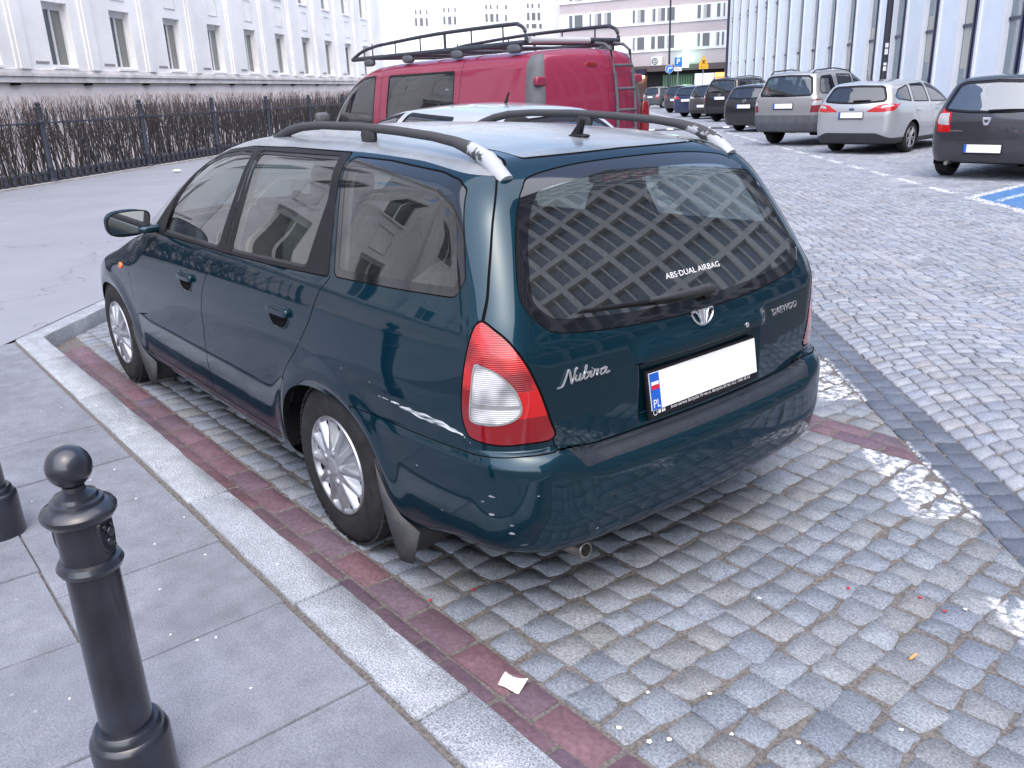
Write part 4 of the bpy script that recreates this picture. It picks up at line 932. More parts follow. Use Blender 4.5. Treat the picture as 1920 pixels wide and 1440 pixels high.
# ------------------------------------------------------------------ end of the street
M_PINK = simple('pink_stucco', (.48, .42, .43), .9, noise=.06, nscale=.5)
M_CREAM = simple('cream_render', (.80, .78, .76), .9, noise=.04, nscale=.5)
M_DIMW = simple('distant_pane', (.12, .13, .15), .1, spec=.8)
def end_buildings():
    D = 84.
    d0 = ray(1052, 190); d1 = ray(1372, 188); p0 = CAM+d0*(D+2)/np.hypot(*d0[:2])*1.; p1 = CAM+d1*(D-4)/np.hypot(*d1[:2])
    ang = math.atan2(p1[1]-p0[1], p1[0]-p0[0]); E = Frame(p0[:2], ang, -1 if ((-math.sin(ang))*(CAM[0]-p0[0])+math.cos(ang)*(CAM[1]-p0[1])) < 0 else 1)
    W = float(np.hypot(*(p1-p0)[:2]))+14
    root = empty('apartment_block', (0, 0, 0), 0, 'pinkish apartment block with white window bands above the shops', 'building')
    L = lambda v: E.px(1210, v)[1]
    H = 20.
    zr = [L(124), L(98), L(67), L(47), L(16)]; zr = [z for z in zr]
    st = zr[3]-zr[1]; 
    b = MB(); E.box(b, 0, W, -10, 0, zr[0], H); b.build('wall', M_PINK, root)
    b = MB(); E.box(b, 0, W, -10, -.6, 0, zr[0]-.01); b.build('shop_recess', M_DARKINT, root)
    b = MB(); E.box(b, 0, W, -.5, .5, L(135), zr[0]-.005); fas = b.build('fascia', simple('brown_fascia', (.10, .075, .075), .7), root)
    hb = zr[2]-zr[1]; 
    grp = [(1069, 1075, 1079, 1094), (1106, 1110, 1116, 1129), (1134, 1147, 0, 0), (1187, 1191, 1196, 1209), (1222, 1229, 1234, 1247), (1251, 1265, 0, 0), (1307, 1313, 1318, 1331), (1343, 1349, 1354, 1358)]
    for f in range(5):
        z0 = zr[1]+f*st; z1 = z0+hb
        b = MB(); E.box(b, .02, W-.02, .002, .10, z0, z1); bd = b.build('window_band', M_CREAM, root)
        for g in grp:
            for a, c in ((g[0], g[1]), (g[2], g[3])):
                if not a: continue
                x0, x1 = E.px(a, 80)[0], E.px(c, 80)[0]
                wn = MB(); E.box(wn, x0-.06, x1+.06, .101, .14, z0+hb*.12, z1-hb*.04); wo = wn.build('window', M_WFRAME, root); p = MB(); E.quad(p, x0, x1, .143, z0+hb*.16, z1-hb*.08); p.build('pane', M_DIMW, wo)
                if (a+f) % 2: 
                    p = MB(); E.quad(p, x0, x0+(x1-x0)*.45, .146, z0+hb*.16, z1-hb*.08); p.build('curtain', simple('curtain', (.42, .42, .42), .9) if 'curtain' not in MATS else MATS['curtain'], wo)
    # shop fronts
    def shop(u0, u1, v0, v1, mat, nm, o=-.55):
        a0_, z1_ = E.px(u0, v0, o); a1_, z0_ = E.px(u1, v1, o); b = MB(); E.quad(b, a0_, a1_, o, max(z0_, .05), z1_); return b.build(nm, mat, root)
    shop(1186, 1213, 144, 186, simple('shop_brown', (.09, .055, .05), .7), 'shop_front'); shop(1216, 1240, 140, 184, M_DARKINT, 'shop_front'); shop(1243, 1300, 140, 182, simple('shop_green_slats', (.05, .11, .06), .8), 'shop_front')
    shop(1303, 1338, 138, 178, emit('shop_window_lit', (.55, .60, .75), .8), 'shop_window'); shop(1341, 1358, 136, 176, emit('shop_window_warm', (.9, .40, .12), 1.1), 'shop_window')
    for k in range(18):
        u = 1244+k*3.1; a_, z1_ = E.px(u, 141, -.5); _, z0_ = E.px(u, 180, -.5); b = MB(); E.box(b, a_-.025, a_+.025, -.53, -.48, max(.05, z0_), z1_); b.build('slat', simple('slat_green', (.22, .38, .22), .7) if 'slat_green' not in MATS else MATS['slat_green'], root)
    aw = MB(); a0_, z1_ = E.px(1180, 131, .3); a1_, z0_ = E.px(1214, 141, .3); E.box(aw, a0_, a1_, -.4, .9, z0_, z1_); aw.build('awning', simple('awning_black', (.015, .015, .03), .8), root)
    for u, v in ((1184, 147), (1187, 149), (1197, 147), (1200, 151), (1203, 144), (1206, 144)):
        a_, z_ = E.px(u, v, -.4); b = MB(); b.add(*rbox(E(a_, -.4, z_), (.22, .22, .22), 2, 8, 6)); b.build('bulb', emit('warm_bulb', (1, .62, .30), 9) if 'warm_bulb' not in MATS else MATS['warm_bulb'], root)
    # air conditioner on brackets
    ac = empty('air_conditioner', (0, 0, 0), 0, 'white air conditioner box with round grille fixed to the pink wall', 'air conditioner')
    a0_, z1_ = E.px(1225, 107); a1_, z0_ = E.px(1243, 122.5); b = MB(); E.box(b, a0_, a1_, .08, .48, z0_, z1_); b.build('casing', simple('ac_white', (.78, .78, .77), .5), ac, bevel=.03)
    ca_, cz = E.px(1231.5, 115); ring = [E(ca_+.26*math.cos(t), .50, cz+.26*math.sin(t)) for t in np.linspace(0, 2*math.pi, 21)]; b = MB(); b.tube(ring, .035, 5); b.tube([E(ca_+.12*math.cos(t), .50, cz+.12*math.sin(t)) for t in np.linspace(0, 2*math.pi, 15)], .03, 5); b.build('fan_grille', M_PLASTIC, ac)
    for u in (1226, 1242): a_, z_ = E.px(u, 123); b = MB(); E.box(b, a_-.04, a_+.04, .002, .5, z_-.12, z_); b.build('bracket', M_PLASTIC, ac)
    # pharmacy cross
    ph = empty('pharmacy_cross', (0, 0, 0), 0, 'glowing green pharmacy cross mounted above the shop slats', 'sign')
    ca_, cz = E.px(1286, 109, .9); b = MB()
    for h, v in ((.75, .26), (.26, .75)): E.box(b, ca_-h, ca_+h, .84+.01*v, .96+.01*v, cz-v, cz+v)
    b.build('cross_face', emit('pharmacy_green', (.45, 1, .75), 2.2), ph); b = MB(); E.box(b, ca_-.04, ca_+.04, .002, .84, cz-.04, cz+.04); b.build('arm', M_IRON, ph)
    # white corner house further left
    d0 = ray(700, 185); d1 = ray(1075, 185); q0 = CAM+d0*96/np.hypot(*d0[:2]); q1 = CAM+d1*92/np.hypot(*d1[:2]); ang = math.atan2(q1[1]-q0[1], q1[0]-q0[0]); o_ = -1 if ((-math.sin(ang))*(CAM[0]-q0[0])+math.cos(ang)*(CAM[1]-q0[1])) < 0 else 1
    G = Frame(q0[:2], ang, o_); WW = float(np.hypot(*(q1-q0)[:2]))
    r2 = empty('white_house', (0, 0, 0), 0, 'white old town house with triple windows closing the street', 'building')
    b = MB(); G.box(b, -6, WW, -9, 0, 0, 19); b.build('wall', simple('white_render', (.84, .83, .82), .9, noise=.03, nscale=.4), r2)
    b = MB(); G.box(b, -6, WW, .001, .25, 12.3, 12.7); b.build('string_course', M_CREAM, r2)
    def W3(us, v0, v1):
        for a, c in us:
            x0, z1_ = G.px(a, v0); x1, z0_ = G.px(c, v1); b = MB(); G.box(b, x0-.08, x1+.08, .001, .06, z0_-.08, z1_+.08); wo = b.build('window', M_WFRAME, r2); p = MB(); G.quad(p, x0, x1, .064, z0_, z1_); p.build('pane', M_DIMW, wo)
    for u in (778, 831, 910, 988):
        W3([(u, u+3.5), (u+8.5, u+12), (u+21, u+24)], 19 if u < 800 else 15 if u < 900 else 9 if u < 980 else 7, 27 if u < 800 else 23 if u < 900 else 17 if u < 980 else 15)
        W3([(u, u+5), (u+9, u+16), (u+20, u+25)], 34 if u < 800 else 31 if u < 900 else 26 if u < 980 else 24, 49 if u < 800 else 46 if u < 900 else 41 if u < 980 else 38)
    W3([(947, 951)], 10, 17); W3([(947, 951)], 28, 40); W3([(987, 992), (997, 1006), (1011, 1016)], 45, 53)
end_buildings()
# ------------------------------------------------------------------ the green estate car (rear axle at the origin, x forward, y left)
def nub_rear_extra(y, z):
    ay = np.abs(y)
    # brow over the plate, plate recess below it, bumper shelf
    end = 1-sstep(.27, .335, ay)
    brow = .024*sstep(.855, .80, z)*sstep(.772, .780, z)*end
    rec = -.020*sstep(.775, .766, z)*sstep(.585, .605, z)*(1-sstep(.275, .295, ay))
    lim = .560+.035*sstep(.46, .66, ay)
    tt = np.clip((lim+.008-z)/.075, 0, 1); bump = .072*np.sqrt(np.maximum(0, 1-(1-tt)**2))*(1-.35*sstep(.5, .8, ay))
    return brow+rec+bump
def nub_side_extra(x, y, z):
    a = .010*np.exp(-((z-.72)/.10)**2)*sstep(-.9, -.4, x)*(1-sstep(2.9, 3.2, x))      # shoulder
    fl = 0
    for cx in (0., 2.57):
        rr = np.hypot((x-cx)/1.12, z-.29); fl = fl+.012*np.exp(-((rr-.345)/.05)**2)*sstep(.2, .3, z)
    return a+fl+.012*sstep(.60, .56, z)*sstep(-.2, -.5, x)
NUB = Body(
    T=[(-1.2, 1.18), (-.8, 1.322), (-.65, 1.356), (-.4, 1.388), (-.1, 1.410), (.3, 1.426), (.7, 1.427), (1.0, 1.416), (1.2, 1.388), (1.4, 1.333), (1.65, 1.230), (1.9, 1.100), (2.10, .985), (2.18, .957), (2.3, .935), (2.6, .862), (2.95, .79), (3.2, .715), (3.38, .62), (3.6, .45)],
    R=[(.1, -.86), (.22, -.925), (.3, -.955), (.42, -.975), (.55, -.975), (.7, -.975), (.80, -.970), (.84, -.9645)]+[(z, -.945+.48*(z-.9)+.32*(z-.9)**2) for z in np.arange(.88, 1.40, .02)]+[(1.5, -.52)],
    F=[(.1, 3.30), (.2, 3.38), (.35, 3.44), (.5, 3.455), (.6, 3.43), (.7, 3.36), (.8, 3.2), (1.2, 2.4)],
    W=[(.1, .72), (.18, .775), (.25, .805), (.35, .825), (.5, .836), (.65, .838), (.8, .832), (.9, .82), (.96, .803), (1.0, .788), (1.05, .770), (1.15, .732), (1.25, .692), (1.35, .648), (1.5, .57)],
    plan=[(-1.2, .15), (-1.0, .085), (-.8, .048), (-.5, .018), (-.1, .003), (.3, 0), (1.9, 0), (2.4, .006), (2.8, .03), (3.1, .08), (3.3, .15), (3.6, .3)],
    rc=.10, fc=.30, ws=.14, crown=.040, smooth=True, kt=.115, kr=.16, kf=.30, zb=.20, zbx=lambda x: .068*sstep(-.40, -.75, x), extra=nub_rear_extra, sextra=nub_side_extra, gt=.35)
M_TEAL = paint('teal_paint', (.0028, .028, .046), metal=.56, rough=.30, dirt_sheen=.03, tint=(.02, .26, .38))
M_TEALROOF_SKY = paint('teal_roof_sky_sheen', (.004, .040, .070), metal=.5, rough=.34, dirt_sheen=3.0, dirt_sheen_col=(.46, .47, .50), tint=(.1, .4, .5))  # pale mix: dust film plus the bright sky's reflection painted into the colour
M_TEALSCR = simple('scuffed_bumper_top', (.012, .017, .025), .5, noise=.35, nscale=60, coat=.12, coat_rough=.35)
M_SCRATCH = None
def make_scratch():
    m, t, b = new_mat('paint_scratch'); tc = t.nodes.new('ShaderNodeTexCoord'); mp = t.nodes.new('ShaderNodeMapping'); mp.inputs['Scale'].default_value = (12, 1, 140)
    n = t.nodes.new('ShaderNodeTexNoise'); n.inputs['Scale'].default_value = 1.6; n.inputs['Detail'].default_value = 6; r = t.nodes.new('ShaderNodeValToRGB')
    r.color_ramp.elements[0].position = .36; r.color_ramp.elements[0].color = rgb(.012, .03, .045); r.color_ramp.elements[1].position = .56; r.color_ramp.elements[1].color = rgb(.62, .66, .7)
    t.links.new(tc.outputs['Object'], mp.inputs[0]); t.links.new(mp.outputs[0], n.inputs['Vector']); t.links.new(n.outputs['Fac'], r.inputs[0]); t.links.new(r.outputs[0], b.inputs['Base Color']); b.inputs['Roughness'].default_value = .6
    return m
M_SCRATCH = make_scratch()
def make_peel():
    """rail: dull black plastic whose ends have peeled to chalky white"""
    m, t, b = new_mat('peeling_rail'); tc = t.nodes.new('ShaderNodeTexCoord'); n = t.nodes.new('ShaderNodeTexNoise'); n.inputs['Scale'].default_value = 9; n.inputs['Detail'].default_value = 7; n.inputs['Roughness'].default_value = .62
    t.links.new(tc.outputs['Object'], n.inputs['Vector']); sx = t.nodes.new('ShaderNodeSeparateXYZ'); t.links.new(tc.outputs['Object'], sx.inputs[0])
    mr = t.nodes.new('ShaderNodeMapRange'); mr.inputs[1].default_value = -.40; mr.inputs[2].default_value = -.50; mr.inputs[3].default_value = -.35; mr.inputs[4].default_value = .035; t.links.new(sx.outputs['X'], mr.inputs[0])
    a = t.nodes.new('ShaderNodeMath'); a.operation = 'ADD'; t.links.new(n.outputs['Fac'], a.inputs[0]); t.links.new(mr.outputs[0], a.inputs[1])
    r = t.nodes.new('ShaderNodeValToRGB'); r.color_ramp.elements[0].position = .50; r.color_ramp.elements[0].color = rgb(.045, .046, .052); r.color_ramp.elements[1].position = .53; r.color_ramp.elements[1].color = rgb(.38, .40, .44)
    t.links.new(a.outputs[0], r.inputs[0]); t.links.new(r.outputs[0], b.inputs['Base Color']); b.inputs['Roughness'].default_value = .75
    return m
M_PEEL = make_peel()
M_CHIPS = simple('bare_primer', (.26, .28, .32), .7)
M_FLAP = simple('mud_flap_plastic', (.055, .056, .062), .65, noise=.2, nscale=20)
M_EXH = simple('exhaust_steel', (.30, .28, .26), .4, .8, noise=.3, nscale=20)
M_LETTER = simple('badge_silver', (.68, .69, .72), .22, .85)
M_MIRROR = simple('mirror_glass', (.6, .62, .65), .03, 1.0)
M_TEXTW = simple('print_white', (.75, .76, .78), .6)
def cut_gap(s, func, w=.0045):
    """split along func=0 and take a strip of width w off the outer piece as the shut line"""
    A, B = s.split(func); g, B = B.split(lambda x, y, z: func(x, y, z)-w); return A, B, g
def build_estate():
    root = empty('estate_car', (0, 0, 0), 0, 'dark teal estate car with scratched rear quarter parked beside the bollards', 'car')
    xs = np.concatenate([np.arange(-1.12, -.55, .012), np.arange(-.55, 3.52, .0165)]); ys = np.linspace(-.90, .90, 121)
    zs = np.concatenate([np.arange(.16, .50, .016), np.arange(.50, .64, .006), np.arange(.64, .88, .0085), np.arange(.88, 1.48, .014)])
    S = NUB.solve(xs, ys, zs, (-.30, 2.55, .50, .80))
    gaps = []; inner = []; parts = {}
    under, S = S.split(lambda x, y, z: z-.222-.068*sstep(-.40, -.75, x)); under.build('underbody', M_UNDER, root)
    def arch(cx):
        def f(x, y, z):
            q = (np.abs((x-cx)/.372)**2.5+np.abs((z-.27)/.318)**2.5)**(1/2.5)
            return np.maximum((q-1)*.33, .5-np.abs(y))
        return f
    for cx in (0., 2.57):
        f = arch(cx); _, S = S.split(f)
        for sg in (1, -1):      # wheel well: lip and liner
            V = []; F = []; n = 48
            for k in range(n+1):
                a = math.pi*1.16*k/n-.08*math.pi; cc, sn = math.cos(a), math.sin(a)
                q = 1/((abs(cc)/.372)**2.5+(abs(sn)/.318)**2.5)**(1/2.5); px, pz = cx+q*cc, max(.262, .27+q*sn)
                yo = NUB.hit((px, sg*1.2, pz), (0, -sg, 0))[0][1]
                for yy in (yo, yo-sg*.03, yo-sg*.036, sg*.42): V.append((px+(0 if yy == yo else 0), yy, pz+(.0 if abs(yy-yo) < .031 else .02)))
            for k in range(n):
                for j in range(3): F.append((k*4+j, k*4+j+1, k*4+j+5, k*4+j+4))
            w = MB().add(V, F); w.build('wheel_arch', M_UNDER, root, smooth=True)
    # ---- side glass
    fdoor = sdpoly([(1.555, .990), (.905, .985), (.797, 1.338), (.93, 1.337), (1.10, 1.322), (1.25, 1.285), (1.36, 1.235), (1.46, 1.155)], .018)
    rdoor = sdpoly([(.768, .988), (.125, 1.003), (.075, 1.22), (.105, 1.343), (.722, 1.345)], .018)
    frame = sdpoly([(1.72, .968), (1.3, .965), (.83, .966), (.4, .972), (-.045, .987), (.052, 1.362), (.5, 1.368), (.85, 1.365), (1.10, 1.345), (1.27, 1.305), (1.40, 1.245), (1.52, 1.15), (1.63, 1.05)], .008)
    cargo = sdpoly([(.035, 1.352), (-.083, .992), (-.43, 1.002), (-.70, 1.012), (-.715, 1.06), (-.672, 1.156), (-.605, 1.282), (-.56, 1.305), (-.476, 1.322), (-.2, 1.345)], .028)
    for sg in (1, -1):
        L = lambda f: (lambda x, y, z: np.maximum(f(x, z), .35-sg*y))
        fr, S, g = cut_gap(S, L(frame), .004); gaps.append(g)
        g1, fr = fr.split(L(fdoor)); g1.build('door_window', M_GLASS, root, -.006)
        g2, fr = fr.split(L(rdoor)); g2.build('door_window', M_GLASS, root, -.006)
        # door split through the black frame, and the bright inner edge of each frame
        dl = pchip([(.9, .815), (.966, .815), (1.36, .745), (1.5, .72)])
        a, b = fr.split(lambda x, y, z: x-dl(z)); ga, b = b.split(lambda x, y, z: x-dl(z)-.005); gaps.append(ga)
        for piece, fn in ((b, fdoor), (a, rdoor)):
            seal, piece = piece.split(lambda x, y, z: fn(x, z)-.010); seal.build('window_seal', M_PLASTIC, root, -.003); piece.build('window_frame', M_BLACK, root, .001)
        cg, S, g = cut_gap(S, L(cargo), .004); gaps.append(g)
        pane, band = cg.split(lambda x, y, z: cargo(x, z)+.024); pane.build('side_window', M_GLASS, root, -.002); band.build('window_border', M_BLACKG, root, -.001)
        inner += [fr, band]
    # ---- rear glass
    half = [(.0, 1.329), (.25, 1.324), (.43, 1.305), (.485, 1.278), (.53, 1.235), (.585, 1.15), (.632, 1.037), (.634, .983), (.60, .937), (.54, .910), (.31, .890), (.0, .881)]
    rg = sdpoly(smooth_loop(half+[(-a, b) for a, b in half[-2:0:-1]], 6)); RG = lambda x, y, z: np.maximum(rg(y, z), x+.4)
    gl, S, g = cut_gap(S, RG, .0035); gaps.append(g)
    pane, band = gl.split(lambda x, y, z: rg(y, z)+.035); pane.build('rear_window', M_GLASSR, root, -.001); band.build('window_border', M_BLACKG, root, -.0005)
    # ---- windscreen
    wsp = sdpoly([(2.02, .0), (2.0, .35), (1.93, .62), (1.55, .60), (1.20, .55), (1.13, .3), (1.12, 0.), (1.13, -.3), (1.20, -.55), (1.55, -.60), (1.93, -.62), (2.0, -.35)], .03)
    w, S, g = cut_gap(S, lambda x, y, z: np.maximum(wsp(x, y), .9-z), .012); gaps.append(g); w.build('windscreen', M_GLASS, root, -.002)
    # ---- tail lamps (corner projection h = .8x+.6|y|)
    lo = smooth_loop([(-.195, .958), (-.172, .924), (-.147, .821), (-.136, .714), (-.150, .651), (-.175, .634), (-.245, .626), (-.319, .628), (-.380, .630), (-.373, .679), (-.349, .769), (-.317, .848), (-.276, .905), (-.231, .941)], 5)
    lc = smooth_loop([(-.180, .846), (-.204, .848), (-.249, .830), (-.290, .785), (-.307, .739), (-.303, .709), (-.274, .690), (-.230, .681), (-.174, .683), (-.160, .701), (-.165, .763)], 5)
    lampf = sdpoly(lo); clf = sdpoly(lc)
    for sg in (1, -1):
        H = lambda f: (lambda x, y, z: np.maximum(f(.8*x+.6*sg*y, z), np.maximum(.3-sg*y, x+.5)))
        lp, S, g = cut_gap(S, H(lampf), .006); gaps.append(g)
        cl, lp = lp.split(H(clf))
        rim, cl = cl.split(lambda x, y, z: -(clf(.8*x+.6*sg*y, z)+.005))
        up, lp = lp.split(lambda x, y, z: np.maximum(.772+.02*(0)-z, 9*(0)) if False else (.775-z))
        dn, mid = lp.split(lambda x, y, z: z-.700+.25*(0))
        out, mid = mid.split(lambda x, y, z: -(.8*x+.6*sg*y+.205))
        lamp = up.build('tail_lamp', M_RED2, root, .002); mid.build('brake_lens', M_REDLENS3, lamp, .002); join_surf([dn, out]).build('fog_lens', M_REDLENS2, lamp, .002)
        hi, lw = cl.split(lambda x, y, z: .735+.003-z); ln, lw = lw.split(lambda x, y, z: .732-.003-z)
        hi.build('indicator_lens', M_CLEAR2, lamp, .003); lw.build('reversing_lens', M_CLEAR2, lamp, .003)
        join_surf([rim, ln]).build('lens_rim', M_LETTER, lamp, .004)
    # ---- rear bumper: below a line that rises from the shelf to the side joint
    def bt(y): return .572+.022*sstep(.44, .64, np.abs(y))-.006*sstep(.7, .82, np.abs(y))
    def bf(x, y, z): return np.maximum(z-bt(y), x-(-.205)-.0*z)
    bp, S, g = cut_gap(S, bf, .003); gaps.append(g.split(lambda x, y, z: .60-np.abs(y))[0])
    pad, bp = bp.split(lambda x, y, z: np.maximum(np.maximum(.5405-z, np.abs(y)-.55-.6*(z-.54)), x+.8)); pad.build('bumper_pad', M_TEALSCR, root)
    bo = bp.build('rear_bumper', M_TEAL, root)
    # ---- tailgate
    gh = [(0, 1.352), (.40, 1.347), (.485, 1.330), (.538, 1.307), (.606, 1.222), (.674, 1.092), (.709, 1.015), (.738, .957), (.7315, .948), (.712, .909), (.686, .85), (.658, .77), (.630, .68), (.614, .628), (.606, .60), (.585, .55), (.56, .5), (0, .5)]
    gc = smooth_loop(gh[1:9]+[(.7381, .9571)], 5)[:-5]; gh = [gh[0]]+[tuple(p) for p in gc if p[1] > .9575]+gh[7:]
    gp = sdpoly(gh+[(-a, b) for a, b in gh[-2:0:-1]]); gf = lambda x, y, z: np.maximum(gp(y, z), x+.3)
    gt, S, g = cut_gap(S, gf, .0048); gaps.append(g); tg = gt.build('tailgate', M_TEAL, root); inner.append(gt)
    # ---- bonnet, front bumper, lamps
    hp = sdpoly([(2.08, 0), (2.06, .40), (1.97, .68), (2.35, .70), (2.75, .665), (3.1, .58), (3.27, .40), (3.33, 0), (3.27, -.40), (3.1, -.58), (2.75, -.665), (2.35, -.70), (1.97, -.68), (2.06, -.40)], .02)
    ho, S, g = cut_gap(S, lambda x, y, z: np.maximum(hp(x, y), .55-z), .006); gaps.append(g); ho.build('bonnet', M_TEAL, root)
    fb, S, g = cut_gap(S, lambda x, y, z: np.maximum(z-.52, 2.90-x), .005); gaps.append(g); fb.build('front_bumper', M_TEAL, root)
    hl = sdpoly([(.22, .645), (.60, .665), (.66, .60), (.58, .545), (.24, .535)], .03)
    for sg in (1, -1):
        h, S, g = cut_gap(S, lambda x, y, z: np.maximum(hl(sg*y, z), 2.95-x), .005); gaps.append(g); h.build('headlamp', M_CLEARLENS, root)
    # ---- doors, wings, quarters
    gF = pchip([(.2, 1.15), (.3, 1.148), (.443, 1.135), (.664, 1.075), (.78, 1.035), (.851, .99), (.91, .92), (.965, .82), (1.05, .8)])
    gR = pchip([(.2, .40), (.33, .385), (.45, .355), (.57, .30), (.722, .136), (.832, .046), (.935, -.010), (.993, -.060), (1.4, .06)])
    gA = pchip([(.2, 2.10), (.5, 2.13), (.75, 2.10), (.9, 1.98), (.97, 1.74), (1.05, 1.6)])
    roofz = pchip([(-.8, 1.30), (-.6, 1.318), (-.3, 1.352), (.1, 1.368), (.7, 1.372), (1.0, 1.362), (1.25, 1.318), (1.5, 1.18), (1.72, .99), (1.9, .96)])
    for sg in (1, -1):
        sd, S = S.split(lambda x, y, z: np.maximum(np.maximum(z-.99, .55-sg*y), np.maximum(x-2.125, -.12-x)))
        low, sd, g = cut_gap(sd, lambda x, y, z: z-.285, .005); gaps.append(g)
        fd, sd = sd.split(lambda x, y, z: np.maximum(gF(z)-x, x-gA(z)))
        g1, fd = fd.split(lambda x, y, z: x-gF(z)-.006); g2, fd = fd.split(lambda x, y, z: gA(z)-.005-x); gaps += [g1, g2]
        rd, sd = sd.split(lambda x, y, z: np.maximum(gR(z)-x, x-gF(z))); g1, rd = rd.split(lambda x, y, z: x-gR(z)-.006); gaps.append(g1)
        fd.build('front_door', M_TEAL, root); rd.build('rear_door', M_TEAL, root); low.build('sill', M_TEAL, root); inner += [fd, rd]
        wing, sd = sd.split(lambda x, y, z: 1.5-x)
        q, S = S.split(lambda x, y, z: np.maximum(np.maximum(x-.45, z-roofz(x)), .02-sg*y)); q = join_surf([q, sd]); q.build('rear_quarter', M_TEAL, root); inner.append(q)
        if sg > 0: QUARTER = q
        wg, S = S.split(lambda x, y, z: np.maximum(np.maximum(1.95-x, z-.97), .02-sg*y)); join_surf([wg, wing]).build('front_wing', M_TEAL, root)
    S.build('roof', M_TEALROOF_SKY, root); inner.append(S)
    for g_ in gaps: g_.build('shut_line', M_GAP, root, -.002)
    inn = join_surf(inner); inn, _ = inn.split(lambda x, y, z: np.maximum(.45-z, x-2.0)); inn = inn.off(-.035); inn.build('headlining', M_TRIM, root)
    # ---- scratches on the left quarter: narrow torn line from behind the wheel up to the lamp
    cl_ = pchip([(-.80, .612), (-.775, .632), (-.72, .645), (-.61, .653), (-.5, .660), (-.371, .667)])
    wd_ = pchip([(-.80, .0015), (-.74, .005), (-.66, .009), (-.6, .010), (-.52, .0055), (-.43, .0032), (-.371, .0010)])
    sc, _ = QUARTER.split(lambda x, y, z: np.maximum(np.abs(z-cl_(x)-.002*np.sin(x*90))-wd_(x), np.maximum(x+.372, -.79-x))); sc.build('scratch', M_SCRATCH, root, .0008)
    return root, tg, bo
M_BLACKG = simple('glass_border', (.006, .006, .008), .06, coat=1)
M_GLASSR = glass('rear_glass', (.62, .69, .68), boost=2.6, dust=.03)
ESTATE, TAILGATE, RBUMPER = build_estate()
